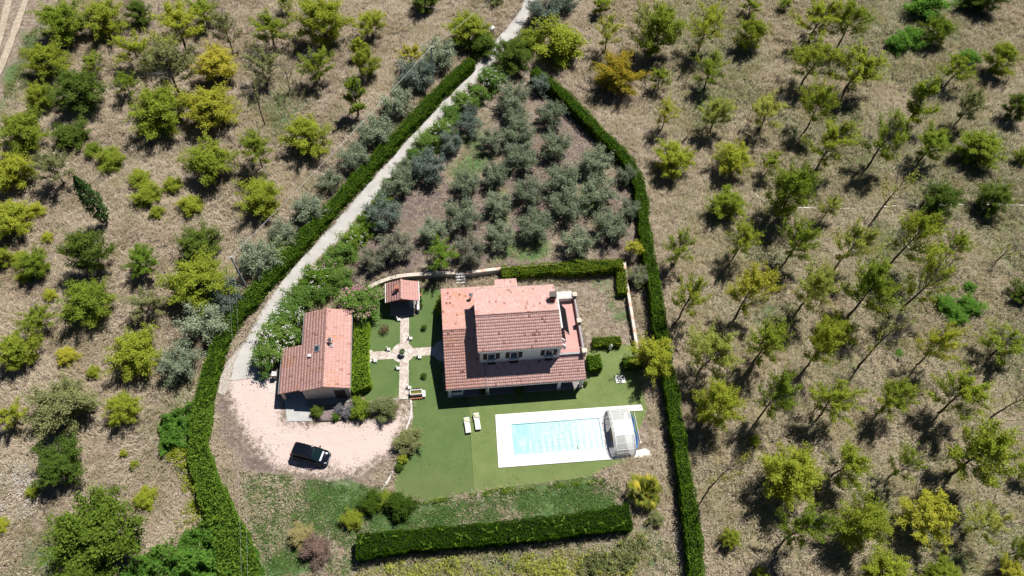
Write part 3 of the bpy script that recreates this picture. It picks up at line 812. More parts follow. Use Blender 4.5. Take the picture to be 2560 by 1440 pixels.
# ------------------------------------------------------------------ barbecue pavilion
q = HW(-7.03, 12.85)
PV = thing('pavilion', 'open barbecue pavilion with small terracotta gable roof beside the curved wall', 'pavilion', (q[0], q[1], 0), HANG)
sl2 = .7 / 2.03
roof_tiles([((0, 2.95, 2.3), (0, -2.95, 0), (2.03, 0, .7)), ((4.16, 0, 2.3), (0, 2.95, 0), (-2.13, 0, .7))], 'roof', tile_mat('pavilion_tile', (.35, .13, .1), (.56, .32, .29), (.62, .36, .32), .2), PV, tw=.26, tl=.38, seed=12)
ridge('ridge_tiles', (2.03, 0, 3.02), (2.03, 2.95, 3.02), TILE, PV)
for x in (-.06, 4.22):
    mb = MB(); mb.tube([(x, 0, 2.27), (x, 2.95, 2.27)], .055); mb.build('gutter', PALEM, PV)
for (x, y) in ((.25, .5), (3.85, .5), (.25, 2.7), (3.85, 2.7)):
    mb = MB(); mb.box((x, y, 1.15), (.16, .16, 2.3)); mb.build('post', DARKWOOD, PV)
mb = MB(); mb.box((.25, 1.6, 2.16), (.14, 2.8, .14)); mb.box((3.85, 1.6, 2.16), (.14, 2.8, .14)); mb.box((2.05, .5, 2.3), (3.7, .12, .12)); mb.box((2.05, 1.6, 2.85), (.14, 2.7, .14)); mb.build('beam', DARKWOOD, PV)
mb = MB(); mb.prism([(.3, -.75), (3.75, -.75), (3.75, 2.95), (.3, 2.95)], .045, .1); mb.build('floor', PAVER, PV)
mb = MB(); mb.box((1.5, 1.75, .6), (1.9, .7, 1.2)); mb.box((1.5, 1.5, 1.7), (.9, .45, 1.6)); bb = mb.build('barbecue', BRICK, PV)
mb = MB(); mb.box((1.5, 1.42, 3.15), (.48, .36, .8)); ch = mb.build('chimney', BRICK, PV)
mb = MB(); mb.box((1.5, 1.42, 3.62), (.6, .46, .08)); mb.build('chimney_cap', BRICK, ch)
mb = MB(); mb.box((3.98, .35, .42), (.3, 1.5, .85)); mb.build('low_wall', WHITE, PV)
# ------------------------------------------------------------------ swimming pool
q = HW(5.5, -9.1)
SP = thing('swimming_pool', 'rectangular swimming pool with white deck and pale blue floating cover', 'pool', (q[0], q[1], 0), HANG)
XU = lambda u: u - 5.5
YV = lambda v: v + 9.1
dk = [(5.5, -9.0), (20.2, -9.12), (23.4, -9.22), (23.42, -8.55), (22.9, -8.15), (21.6, -8.35), (21.6, -3.35), (23.62, -3.4), (23.55, -2.62), (5.68, -2.5)]
hole = [(7.45, -7.62), (18.05, -7.68), (18.1, -3.86), (7.5, -3.87)]
m, t, b = nmat('deck_mat'); p = pos(t)
col = ramp(t, noise(t, .8, 4, .6, p), [(.3, (.78, .77, .76)), (.7, (.86, .855, .85))])
sx = N(t, 'ShaderNodeSeparateXYZ'); tc = N(t, 'ShaderNodeTexCoord'); t.links.new(tc.outputs['Object'], sx.inputs[0])
st = math_(t, 'MULTIPLY', sstep(t, sx.outputs[0], 14.0, 17.0), sstep(t, noise(t, 3.5, 5, .75, p), .45, .7))
col = mix(t, math_(t, 'MULTIPLY', st, .45), col, (.58, .54, .5))
t.links.new(col, b.inputs['Base Color']); b.inputs['Roughness'].default_value = .7
mb = MB()
D = [(XU(a), YV(c)) for a, c in dk]; Hh = [(XU(a), YV(c)) for a, c in hole]
vs = [(a, c, .12) for a, c in D] + [(a, c, .12) for a, c in Hh]
fs = [(0, 1, 11, 10), (0, 10, 13, 9), (9, 13, 12, 6), (9, 6, 7, 8), (1, 5, 11), (11, 5, 6, 12), (1, 2, 3, 4, 5)]
mb.add(vs, fs)
nD = len(D)
mb.add([(a, c, .12) for a, c in D] + [(a, c, 0) for a, c in D], [(nD + i, nD + (i + 1) % nD, (i + 1) % nD, i) for i in range(nD)])
mb.build('deck', m, SP)
mb = MB()
mb.add([(a, c, .12) for a, c in Hh] + [(a, c, -.15) for a, c in Hh], [(i, (i + 1) % 4, 4 + (i + 1) % 4, 4 + i) for i in range(4)])
# ground under the pool stays below the cover: the cover floats at deck level
LINER = plain('pool_liner', (.28, .60, .68), .3, var=.1, scale=2)
# floating cover: wrinkled sheet
nxp, nyp = 150, 60
uu = np.linspace(7.52, 18.02, nxp); vv = np.linspace(-7.6, -3.93, nyp)
UU, VVv = np.meshgrid(uu, vv)
w1 = np.sin(UU * 9 + 3 * fbm(UU, VVv, .5)) * .5 + .5
zc = .055 + .03 * (fbm(UU, VVv * .25, 1.6) - .5) + .014 * w1 * np.clip((VVv + 6.2) / 2.5, 0, 1)
zc += .02 * np.sin(UU * 8.3) * np.clip((-VVv - 5.0) / 1.5, 0, 1) * np.clip((UU - 9) / 2, 0, 1)
ids = (np.arange(nyp - 1)[:, None] * nxp + np.arange(nxp - 1)[None]).ravel()
m, t, b = nmat('pool_cover_mat'); tc = N(t, 'ShaderNodeTexCoord'); p = tc.outputs['Object']
sx = N(t, 'ShaderNodeSeparateXYZ'); t.links.new(p, sx.inputs[0])
mp = N(t, 'ShaderNodeMapping'); mp.inputs['Scale'].default_value = (3.2, .55, 1); t.links.new(p, mp.inputs[0])
fold = sstep(t, noise(t, 1.0, 5, .65, mp.outputs[0]), .5, .62)
cols = ramp(t, fold, [(0, (.31, .58, .59)), (.6, (.37, .60, .61)), (1, (.50, .63, .63))])
bri = N(t, 'ShaderNodeTexBrick'); bri.inputs['Scale'].default_value = 1.0; bri.inputs['Brick Width'].default_value = .62; bri.inputs['Row Height'].default_value = .28; bri.inputs['Mortar Size'].default_value = .075; bri.offset = 0.0
bri.inputs['Color1'].default_value = (0, 0, 0, 1); bri.inputs['Color2'].default_value = (0, 0, 0, 1); bri.inputs['Mortar'].default_value = (1, 1, 1, 1); t.links.new(p, bri.inputs['Vector'])
puddle = math_(t, 'MULTIPLY', math_(t, 'SUBTRACT', 1.0, bri.outputs['Fac']), sstep(t, noise(t, 2.2, 4, .7, p), .42, .6))
dry = ramp(t, puddle, [(0, (.44, .60, .61)), (1, (.25, .55, .56))])
right_ = sstep(t, math_(t, 'ADD', sx.outputs[0], math_(t, 'MULTIPLY', noise(t, .8, 3, .6, p), 3.0)), 4.8, 7.5)
col = mix(t, right_, cols, dry)
far_ = sstep(t, math_(t, 'ADD', sx.outputs[0], math_(t, 'MULTIPLY', noise(t, .9, 3, .6, p), 2.0)), 9.6, 12.0)
col = mix(t, math_(t, 'MULTIPLY', far_, .7), col, (.53, .62, .62))
nr_ = sstep(t, sx.outputs[1], 2.1, 1.5)
col = mix(t, math_(t, 'MULTIPLY', nr_, .3), col, (.5, .62, .62))
t.links.new(col, b.inputs['Base Color']); b.inputs['Roughness'].default_value = .45; b.inputs['Specular IOR Level'].default_value = .2
bump(t, b, fold, .3, .03)
me = np_mesh('pool_cover', np.stack([UU.ravel() - 5.5, VVv.ravel() + 9.1, zc.ravel()], 1), F4=np.stack([ids, ids + 1, ids + nxp + 1, ids + nxp], 1), mat=m, smooth=True)
link('pool_cover', me, SP)
mb2 = MB()
E4 = [(XU(7.47), YV(-7.6), XU(18.06), YV(-7.66)), (XU(18.06), YV(-7.66), XU(18.1), YV(-3.87)), (XU(18.1), YV(-3.87), XU(7.5), YV(-3.88)), (XU(7.5), YV(-3.88), XU(7.47), YV(-7.6))]
for (a, c, d, e) in E4:
    ang = math.atan2(e - c, d - a); L = math.hypot(d - a, e - c)
    mb2.box(((a + d) / 2, (c + e) / 2, .09), (L, .09, .1), rz=ang)
mb2.build('pool_edge', LINER, SP)
# retractable enclosure
q = HW(19.25, -8.85)
EN = thing('pool_enclosure', 'arched white pool enclosure with translucent panels over the deck end', 'pool enclosure', (q[0], q[1], .12), HANG)
def arch(k, x=0.0, grow=0.0):
    a = PI * k; c = math.cos(a); s = math.sin(a)
    return (x, 2.85 - 2.85 * (1 + grow) * np.sign(c) * abs(c) ** .8, 1.75 * (1 + grow) * abs(s) ** .72)
m = bpy.data.materials.new('polycarbonate'); m.use_nodes = True; t = m.node_tree; b = t.nodes['Principled BSDF']
b.inputs['Base Color'].default_value = (.62, .64, .62, 1); b.inputs['Roughness'].default_value = .18; b.inputs['Specular IOR Level'].default_value = .6
tp = N(t, 'ShaderNodeBsdfTransparent'); tl_ = N(t, 'ShaderNodeBsdfTranslucent'); tl_.inputs[0].default_value = (.8, .82, .8, 1); mx = N(t, 'ShaderNodeMixShader'); mx2 = N(t, 'ShaderNodeMixShader')
mx.inputs[0].default_value = .22; mx2.inputs[0].default_value = .2
t.links.new(b.outputs[0], mx2.inputs[1]); t.links.new(tl_.outputs[0], mx2.inputs[2]); t.links.new(mx2.outputs[0], mx.inputs[1]); t.links.new(tp.outputs[0], mx.inputs[2]); t.links.new(mx.outputs[0], t.nodes['Material Output'].inputs[0])
K = [0, .1, .18, .3, .42, .58, .7, .8, .88, .94, 1]
for i in range(len(K) - 1):
    mb = MB(); ks = np.linspace(K[i], K[i + 1], 4)
    vs = [arch(k, x) for x in (.03, 2.22) for k in ks]
    mb.add(vs, [(j, j + 1, 4 + j + 1, 4 + j) for j in range(3)])
    mb.build('panel', WHITEST if i == 4 else m, EN)
mb = MB()
for x, r in ((0, .06), (-.12, .04), (-.26, .035), (2.25, .06), (1.1, .03)):
    mb.tube([arch(k, x, .0 if x >= 0 else x * -.0 - .02) for k in np.linspace(0, 1, 30)], r, 6)
for k in K:
    a = arch(k, 0); c_ = arch(k, 2.25); mb.tube([a, c_], .035, 5)
for k in (.9, .92, .96, .98): mb.tube([arch(k, .05), arch(k, 2.2)], .018, 4)
mb.tube([arch(.8, .0), arch(.74, 2.25)], .03, 5)
mb.tube([(-.3, 0.05, .04), (2.4, 0.05, .04)], .04); mb.tube([(-.3, 5.65, .04), (2.4, 5.65, .04)], .04)
mb.build('frame', WHITE, EN)
mb = MB()
for (ya, yb, dx) in ((1.0, 5.0, -.55), (1.6, 3.4, -.95), (3.3, 5.1, -1.1)):
    mb.tube([(dx, ya, .05), (dx - .05, yb, .08)], .03, 5)
for y in (1.0, 1.7, 2.6, 3.3, 4.2, 5.0): mb.tube([(-.55, y, .06), (-1.05, y + .05, .09)], .022, 4)
mb.tube([(-.3, 1.0, .1), (-.3, 4.6, .8)], .03, 5)
mb.build('folded_end_frame', GREYM, EN)
mb = MB(); mb.box((-.1, 2.6, .32), (.16, 1.5, .6)); mb.build('end_panel', plain('ochre_board', (.52, .38, .16), .7), EN)
# hose and pole behind it
BLUE = plain('blue_hose', (.05, .22, .55), .45, var=.15)
mb = MB(); pts = []
for k in range(90):
    s = k / 89; v = -3.5 - 4.6 * abs(((s * 5) % 2) - 1); pts.append((*HW(21.95 + .22 * math.sin(s * 31) + .12 * math.sin(s * 9), v + .15 * math.sin(s * 23)), .1 + .03 * math.sin(s * 40)))
mb.tube([Vector(p) for p in chaikin(np.array(pts), 2)], .035, 6)
tag(mb.build('hose', BLUE), 'loops of blue hose lying behind the pool enclosure', 'hose')
mb = MB(); a = G(1585, 1031, .1); b_ = G(1601, 1106, .1); mb.tube([a, b_], .05, 6); mb.lathe([(.07, 0), (.09, .12)], tuple(b_ - [0, 0, .1])); tag(mb.build('pole', PALEM), 'long pale telescopic pool pole on the grass behind the enclosure', 'pole')
# loungers
CUSH = plain('pale_yellow_cushion', (.72, .68, .42), .9, var=.08)
def lounger(name, label, a, b_, back):
    A = HW(*a); B = HW(*b_); d = A - B; L = np.linalg.norm(d); ang = math.atan2(d[1], d[0]) - PI / 2
    t_ = thing('sun_lounger', label, 'sun lounger', (B[0], B[1], .03), ang, 'sun loungers on the lawn')
    mb = MB(); w = .64
    mb.box((0, L * .33, .32), (w, L * .66, .06), bev=.02)
    for i in range(9): mb.box((0, .08 + i * L * .07, .36), (w - .08, .06, .02))
    mb.build('seat', WHITEST, t_)
    mb = MB(); mb.box((0, L * .80, .32 + back * .12), (w, L * .36, .05), tilt=Matrix.Rotation(back * .45, 3, 'X'), bev=.02); mb.build('backrest', WHITEST, t_)
    mb = MB(); mb.box((0, L * .80, .38 + back * .12), (w * .72, L * .2, .09), tilt=Matrix.Rotation(back * .45, 3, 'X'), bev=.03); mb.build('cushion', CUSH, t_)
    for sx_ in (-1, 1):
        mb = MB(); mb.box((sx_ * (w / 2 - .03), L * .5, .28), (.06, L * .98, .07)); mb.build('side_rail', WHITE, t_)
        for y in (.12, L * .88):
            mb = MB(); mb.box((sx_ * (w / 2 - .04), y, .13), (.06, .07, .27)); mb.build('leg', WHITE, t_)
        mb = MB(); mb.tube([(sx_ * (w / 2 + .03), L * .62, .3), (sx_ * (w / 2 + .03), L * .62, .52), (sx_ * (w / 2 + .03), L * .78, .52)], .025, 5); mb.build('armrest', WHITE, t_)
    return t_
lounger('l', 'white sun lounger on the lawn, left one of the pair, nearer the villa drive', (2.2, -2.65), (2.34, -4.6), .4)
bpy.data.objects['sun_lounger']['label'] = 'white sun lounger with lower position on the lawn, left one of the pair'
lounger('l', 'white sun lounger with slightly raised back, right one of the pair nearer the pool', (3.36, -2.2), (3.52, -4.3), .9)

# ------------------------------------------------------------------ the car
ca, cb = G(732, 1124, .7), G(823, 1147, .7)
cc = (ca + cb) / 2; cang = math.atan2(cb[1] - ca[1], cb[0] - ca[0])
CAR = thing('parked_car', 'glossy black people carrier parked on the pink gravel yard', 'car', (cc[0], cc[1], 0.0), cang)
m, t, b = nmat('car_paint'); b.inputs['Base Color'].default_value = (.006, .008, .014, 1); b.inputs['Roughness'].default_value = .1; b.inputs['Coat Weight'].default_value = .0; b.inputs['Coat Roughness'].default_value = .05
PAINT = m
m, t, b = nmat('windscreen_glass'); b.inputs['Base Color'].default_value = (.006, .018, .02, 1); b.inputs['Roughness'].default_value = .12; b.inputs['Specular IOR Level'].default_value = .5
WGL = m
def loft(stations, n=20, ex=3.0):
    """stations: (x, half width, z low, z high); superelliptic sections"""
    vs = []; fs = []
    for (x, w, z0, z1) in stations:
        zc_, h = (z0 + z1) / 2, (z1 - z0) / 2
        for j in range(n):
            a = 2 * PI * (j + .5) / n; c, s = math.cos(a), math.sin(a)
            vs.append((x, w * math.copysign(abs(c) ** (2 / ex), c), zc_ + h * math.copysign(abs(s) ** (2 / ex), s)))
    k = len(stations)
    for i in range(k - 1):
        for j in range(n): fs.append((i * n + j, (i + 1) * n + j, (i + 1) * n + (j + 1) % n, i * n + (j + 1) % n))
    fs += [tuple(range(n)), tuple(range((k - 1) * n + n - 1, (k - 1) * n - 1, -1))]
    return vs, fs
bs = [(-2.26, .45, .45, .75), (-2.22, .66, .40, .86), (-2.12, .80, .32, .97), (-1.95, .88, .28, 1.02), (-1.4, .91, .26, 1.02), (0, .92, .26, 1.0), (.9, .91, .26, .99), (1.35, .90, .26, .95), (1.75, .86, .27, .87), (2.0, .78, .3, .78), (2.16, .62, .36, .68), (2.21, .42, .42, .6)]
mb = MB(); mb.add(*loft(bs, 24, 3.6)); body = mb.build('body', PAINT, CAR, smooth=True)
cs = [(-2.14, .46, .85, 1.0), (-2.08, .64, .8, 1.22), (-1.92, .73, .8, 1.5), (-1.6, .74, .8, 1.62), (-.6, .72, .8, 1.66), (.1, .71, .8, 1.62), (.42, .72, .8, 1.52), (.8, .76, .8, 1.28), (1.2, .80, .8, 1.02), (1.3, .78, .8, .96)]
mb = MB(); mb.add(*loft(cs, 24, 4.0)); mb.build('windows', WGL, CAR, smooth=True)
rs = [(-2.06, .46, 1.3, 1.36), (-1.98, .62, 1.4, 1.48), (-1.86, .70, 1.49, 1.57), (-1.6, .735, 1.56, 1.655), (-.6, .72, 1.6, 1.695), (.05, .70, 1.58, 1.665), (.3, .66, 1.5, 1.6)]
mb = MB(); mb.add(*loft(rs, 20, 3.0)); mb.build('roof', PAINT, CAR, smooth=True)
for s in (-1, 1):
    for (x0_, x1_, nm) in ((-.95, -.85, 0), (.0, .08, 0)):
        mb = MB(); mb.tube([(x0_, s * .80, 1.0), (x0_ + .05, s * .735, 1.58)], .045, 6); mb.build('door_pillar', PAINT, CAR)
    mb = MB(); mb.tube([(1.22, s * .80, .98), (.75, s * .76, 1.3), (.3, s * .69, 1.6)], .05, 6); mb.build('windscreen_pillar', PAINT, CAR)
    mb = MB(); mb.box((.78, s * 1.0, 1.05), (.14, .22, .15), bev=.035); mb.build('wing_mirror', PAINT, CAR)
    mb = MB(); mb.tube([(-1.8, s * .66, 1.7), (-.2, s * .64, 1.73)], .025, 5); mb.build('roof_rail', BLACK, CAR)
    mb = MB(); mb.box((1.97, s * .6, .75), (.34, .12, .1), rz=-s * .6, bev=.03, tilt=Matrix.Rotation(.25, 3, 'Y')); mb.build('headlight', plain('lamp_glass', (.22, .23, .25), .2, var=.05), CAR)
    mb = MB(); mb.box((-2.14, s * .66, .95), (.12, .2, .26), bev=.03); mb.build('tail_light', plain('red_lamp', (.35, .02, .02), .3), CAR)
    for x in (-1.38, 1.38):
        mb = MB(); mb.tube([(x, s * .70, .32), (x, s * .93, .32)], .33, 18); wl = mb.build('wheel', plain('tyre', (.03, .03, .03), .9), CAR)
        mb = MB(); mb.tube([(x, s * .925, .32), (x, s * .94, .32)], .21, 12); mb.build('rim', STEEL, wl)
mb = MB(); mb.box((1.36, 0, 1.0), (.2, 1.16, .025), bev=.01, tilt=Matrix.Rotation(.16, 3, 'Y')); mb.build('white_strip', plain('strip_white', (.62, .66, .74), .3, var=.05), CAR)  # white strip laid on the bonnet base, read as a sunshade behind the windscreen
mb = MB(); mb.box((2.14, 0, .66), (.1, .85, .1), bev=.03); mb.box((2.2, 0, .5), (.06, 1.0, .07), bev=.02); mb.build('grille', STEEL, CAR)
mb = MB(); mb.box((2.225, 0, .57), (.02, .5, .1)); mb.build('number_plate', WHITE, CAR)
mb = MB(); mb.lathe([(.03, 1.68), (.012, 1.78)], (-1.6, 0, 0), 6); mb.build('antenna', BLACK, CAR)

# ------------------------------------------------------------------ garden pieces
gp = HW(0, 0)
LAMPS = [((996, 800), 'by the path near the pavilion'), ((1025.6, 847), 'at the upper right of the path crossing'), ((970.6, 874.6), 'on the lawn left of the round path centre'), ((936.7, 903), 'at the left end of the cross path'), ((1048, 894), 'below the path leading to the villa'), ((994, 922), 'at the lower left of the path crossing'), ((1022.5, 970), 'next to the water trough')]
lamp0 = None
for i, ((px, py), wh) in enumerate(LAMPS):
    q = G(px, py)
    if lamp0 is None:
        lamp0 = thing('stone_ornament', '', 'garden ornament', (0, 0, 0), HANG, 'white stone ornaments along the garden path')
        mb = MB(); mb.box((.08, -.06, .14), (.4, .36, .28), bev=.03); mb.build('plinth', WHITEST, lamp0)
        mb = MB(); mb.lathe([(.11, 0.0), (.12, .12), (.06, .18), (.1, .3), (.12, .42), (.05, .5), (.08, .56), (.07, .64), (.02, .68)], (-.16, .08, 0), 10); mb.build('figure', WHITEST, lamp0)
        mb = MB(); mb.tube([(.08, -.06, .28), (.08, -.06, .36), (.16, -.1, .38)], .03, 5); mb.build('lamp', BLACK, lamp0)
        r = lamp0
    else:
        r = lamp0.copy(); C.objects.link(r)
        for ch_ in lamp0.children: c2 = ch_.copy(); C.objects.link(c2); c2.parent = r
    r.location = (q[0], q[1], .03); r['label'] = 'small white stone ornament %s' % wh


def pot(label, px, py, r=.22, h=.4, mat=None, plant=None, z=.03, pr=.35, group=None, cat='potted plant', name='plant_pot'):
    q = G(px, py)
    t_ = thing(name, label, cat, (q[0], q[1], z), 0, group)
    mb = MB(); mb.lathe([(r * .62, 0), (r * .85, h * .55), (r, h * .9), (r * 1.08, h * .92), (r * 1.08, h), (r * .9, h), (r * .85, h * .8)], n=16); mb.build('pot', mat or TERRA, t_)
    if plant is not None:
        rg = np.random.default_rng(int(px * 7 + py)); n = int(260 * pr / .35)
        d = rg.normal(size=(n, 3)); d /= np.linalg.norm(d, axis=1)[:, None]; d[:, 2] = np.abs(d[:, 2]) * 1.0
        P = d * pr * rg.uniform(.35, 1, (n, 1)) + [0, 0, h + .02]
        V, Fq = leaf_quads(P, .06, rg=rg); link('foliage', np_mesh('foliage', V, F4=Fq, rnd=rg.random(n), mat=plant), t_)
    return t_


LM = {}
LM['mid'] = leafmat('leaf_mid', (.045, .085, .015), (.12, .19, .03), .3)
LM['dry'] = leafmat('leaf_dry', (.10, .08, .045), (.24, .2, .11), .2, hue=False)
pot('white urn with a clipped green plant in the centre of the round path', 1007, 886, .42, .62, WHITEST, LM['mid'], .05, .42, name='garden_urn', cat='urn')
pot('terracotta pot with a dried straggly plant on the left lawn', 962, 827, .26, .28, TERRA, LM['dry'], .03, .75)
pot('dark pot plant on the upper right lawn square', 1061, 822, .22, .3, BLACK, LM['mid'], .03, .42)
pot('dark spiky plant in a brown patch on the lower right lawn square', 1060, 942, .16, .2, BLACK, LM['mid'], .03, .45)
for k, (px, py, w) in enumerate(((1050, 731, 'uppermost'), (1050.5, 740, 'second'), (1051, 755, 'third'), (1052, 768, 'lowest'))):
    pot('terracotta pot on the grass beside the pavilion, %s of the row' % w, px, py, .24, .34, TERRA if k != 2 else plain('grey_pot', (.3, .3, .28), .8), LM['mid'] if k in (0, 2, 3) else None, .03, .34, 'pots beside the pavilion')
pot('terracotta pot with red flowers standing in front of the pavilion low wall', 1044, 777, .22, .3, TERRA, LM['dry'], .03, .4)
pot('brown pot with small plant at the porch corner', 1463, 962, .25, .35, TERRA, LM['mid'], .03, .3)
pot('tall potted citrus tree against the porch of the villa', 1298, 984, .3, .45, TERRA, LM['mid'], .03, .85, name='citrus_tree', cat='potted tree')
pot('dark potted plant beside the porch column', 1209, 985, .25, .4, TERRA, LM['mid'], .03, .55)
# chair under the pavilion
q = G(1030, 768); chh = thing('garden_chair', 'white slatted garden chair at the front of the pavilion', 'chair', (q[0], q[1], .1), HANG)
mb = MB()
for k in range(5): mb.box((-.2 + k * .1, 0, .43), (.07, .46, .03))
mb.build('seat', WHITE, chh)
mb = MB(); mb.box((-.22, .24, .7), (.05, .04, .55)); mb.box((.22, .24, .7), (.05, .04, .55)); mb.box((0, .24, .93), (.5, .04, .08)); mb.box((0, .24, .72), (.5, .04, .06)); mb.build('backrest', WHITE, chh)
for (x, y) in ((-.2, -.2), (.2, -.2), (-.2, .2), (.2, .2)):
    mb = MB(); mb.box((x, y, .21), (.045, .045, .42)); mb.build('leg', WHITE, chh)
# water trough
q = HW(-3.63, .95); tr_ = thing('water_trough', 'white framed trough of murky yellow water between rows of terracotta pots', 'trough', (q[0], q[1], .03), HANG)
mb = MB()
for (c_, d_) in (((0, .27, .35), (1.5, .1, .7)), ((0, -.27, .35), (1.5, .1, .7)), ((.7, 0, .35), (.1, .45, .7)), ((-.7, 0, .35), (.1, .45, .7))): mb.box(c_, d_, bev=.02)
mb.build('basin', WHITEST, tr_)
mb = MB(); mb.box((0, 0, .28), (1.32, .46, .5)); mb.build('water', plain('murky_water', (.17, .16, .02), .15, var=.2), tr_)
q = HW(-2.72, .8); blk = thing('stone_block', 'white stone block with a tap at the right end of the water trough', 'stone block', (q[0], q[1], .03), HANG)
mb = MB(); mb.box((0, 0, .2), (.36, .85, .4), bev=.03); mb.build('block', WHITEST, blk)
mb = MB(); mb.tube([(0, .1, .4), (0, .1, .6), (-.12, .1, .62)], .03, 5); mb.build('tap', BLACK, blk)
for k in range(5):
    for j, y in ((0, .55), (1, -.58)):
        if j == 0 and k in (0, 4): continue
        pp = HW(-4.2 + k * .3, .95 + y); ph = PX([pp[0], pp[1], 0])
        pot('terracotta pot %s the water trough, %s from the left' % ('behind' if j == 0 else 'in front of', ('first', 'second', 'third', 'fourth', 'fifth')[k - (1 if j == 0 else 0)]), ph[0], ph[1], .13, .22, TERRA, LM['dry'] if j == 0 else None, .03, .16, 'pots around the water trough')
# slab, statue, white post box
mb = MB()
q = [HW(*a) for a in ((21.0, .45), (22.2, .42), (22.2, 1.45), (21.0, 1.5))]
mb.prism([tuple(a) for a in q], .03, .11); tag(mb.build('paving_slab', WHITEST), 'square white paving slab on the turf beside the right hedge', 'paving slab')
q = G(1525, 873); sta = thing('statue', 'small pale garden statue in front of the clipped box hedge', 'statue', (q[0], q[1], .03), .4)
mb = MB(); mb.box((0, 0, .06), (.34, .34, .12), bev=.02); mb.build('plinth', WHITEST, sta)
mb = MB(); mb.lathe([(.16, .1), (.19, .3), (.15, .5), (.17, .7), (.19, .82), (.08, .92), (.07, .96), (.11, 1.02), (.12, 1.1), (.08, 1.2), (.02, 1.23)], (0, 0, 0), 12); mb.tube([(.17, 0, .8), (.22, .1, .6), (.1, .17, .5)], [.06, .055, .045], 6); mb.tube([(-.17, 0, .8), (-.22, .1, .62), (-.1, .18, .55)], [.06, .055, .045], 6); mb.build('figure', WHITEST, sta, smooth=True)
q = G(690, 943); lb = thing('litter_bin', 'pale upright bin standing beside the garage carport', 'bin', (q[0], q[1], .03), HANG)
mb = MB(); mb.box((0, 0, .5), (.5, .55, 1.0), bev=.05); mb.build('body', CREAM, lb)
mb = MB(); mb.box((0, -.02, 1.03), (.56, .62, .08), bev=.02); mb.build('lid', WHITEST, lb)

# ------------------------------------------------------------------ walls and kerbs
def wall_run(name, label, pts, z1, th, mat, cap, cat='wall', capz=.1, capw=.12, z0=-.05):
    P = resample(np.asarray(pts), .5); tt = np.gradient(P, axis=0); tt /= np.linalg.norm(tt, axis=1)[:, None]; nn = np.stack([-tt[:, 1], tt[:, 0]], 1)
    t_ = thing(name, label, cat, (P[0][0], P[0][1], 0))
    zz = z1 if hasattr(z1, '__len__') else [z1, z1]
    Z = np.interp(np.linspace(0, 1, len(P)), np.linspace(0, 1, len(zz)), zz)
    def strip(w, za, zb, nm, mt):
        mb = MB(); L = P + nn * w / 2 - P[0]; R = P - nn * w / 2 - P[0]; k = len(P); vs = []
        for i in range(k): vs += [(*L[i], za[i]), (*R[i], za[i]), (*R[i], zb[i]), (*L[i], zb[i])]
        fs = []
        for i in range(k - 1):
            for j in range(4): fs.append((4 * i + j, 4 * i + 4 + j, 4 * i + 4 + (j + 1) % 4, 4 * i + (j + 1) % 4))
        fs += [(0, 1, 2, 3), (4 * k - 1, 4 * k - 2, 4 * k - 3, 4 * k - 4)]
        mb.add(vs, fs); return mb.build(nm, mt, t_)
    strip(th, np.full(len(P), z0), Z, 'masonry', mat); strip(th + capw, Z + .004, Z + capz, 'coping', cap)
    return t_


cw = chaikin(wall_line[:6], 2)
wall_run('garden_wall', 'curved rough stone retaining wall with pale top behind the pavilion', cw, [.55, .8, 1.0, 1.05, 1.05], .42, STONE, CAPST)
m, t, b = nmat('band_cap'); p = pos(t); sx = N(t, 'ShaderNodeSeparateXYZ'); t.links.new(p, sx.inputs[0])
wv = noise(t, .5, 2, .5, p)
t.links.new(ramp(t, math_(t, 'FRACT', math_(t, 'ADD', math_(t, 'MULTIPLY', sx.outputs[1], .55), math_(t, 'MULTIPLY', sx.outputs[0], .35))), [(0, (.66, .59, .52)), (.62, (.68, .61, .54)), (.68, (.60, .40, .31)), (.95, (.64, .44, .36))]), b.inputs['Base Color']); b.inputs['Roughness'].default_value = .85
wall_run('garden_wall', 'straight grey rendered wall with terracotta and white cap beside the steps', wall_line[6:9], 1.0, .3, plain('grey_render', (.42, .41, .39), .9), m, capw=.14)
wall_run('garden_wall', 'long low wall with banded pale and terracotta cap running along the east yard', chaikin(np.array([G(a, b_, .9)[:2] for a, b_ in ((1561, 655), (1566, 700), (1574, 750), (1583, 805), (1590, 850), (1593, 872))]), 1), .85, .26, plain('grey_render2', (.45, .44, .42), .9), m, capw=.1)
q = HW(2.68, 17.15); stp = thing('garden_steps', 'short flight of white stone steps up to the olive grove', 'steps', (q[0], q[1], 0), HANG)
for k in range(4):
    mb = MB(); mb.box((0, -.45 + k * .3, .12 + .25 * k - .02), (1.25, .34, .24 + .0 * k), bev=.015); mb.box((0, -.42 + k * .3, .05 + .125 * k), (1.2, .28, .1 + .22 * k)); mb.build('step', WHITEST, stp)
KW = plain('kerb_white', (.66, .64, .62), .85, var=.15)
mb = MB()
def kerb(label, px, w=.1, h=.12, mat=KW):
    P = resample(chaikin(poly_px(px), 1), .6); tt = np.gradient(P, axis=0); tt /= np.linalg.norm(tt, axis=1)[:, None]; nn = np.stack([-tt[:, 1], tt[:, 0]], 1); k = len(P)
    mb = MB(); L = P + nn * w; Rr = P - nn * w; vs = []
    for i in range(k): vs += [(*L[i], -.02), (*Rr[i], -.02), (*Rr[i], h), (*L[i], h)]
    mb.add(vs, [(4 * i + j, 4 * i + 4 + j, 4 * i + 4 + (j + 1) % 4, 4 * i + (j + 1) % 4) for i in range(k - 1) for j in range(4)] + [(0, 1, 2, 3), (4 * k - 1, 4 * k - 2, 4 * k - 3, 4 * k - 4)])
    return tag(mb.build('kerb', mat), label, 'kerb')
kerb('white kerb edging the lawn from the path end down to the dark shrubs', [(1027, 997), (1029, 1020), (1028, 1042), (1017, 1070), (1003, 1110), (995, 1150), (975, 1195), (955, 1226)])
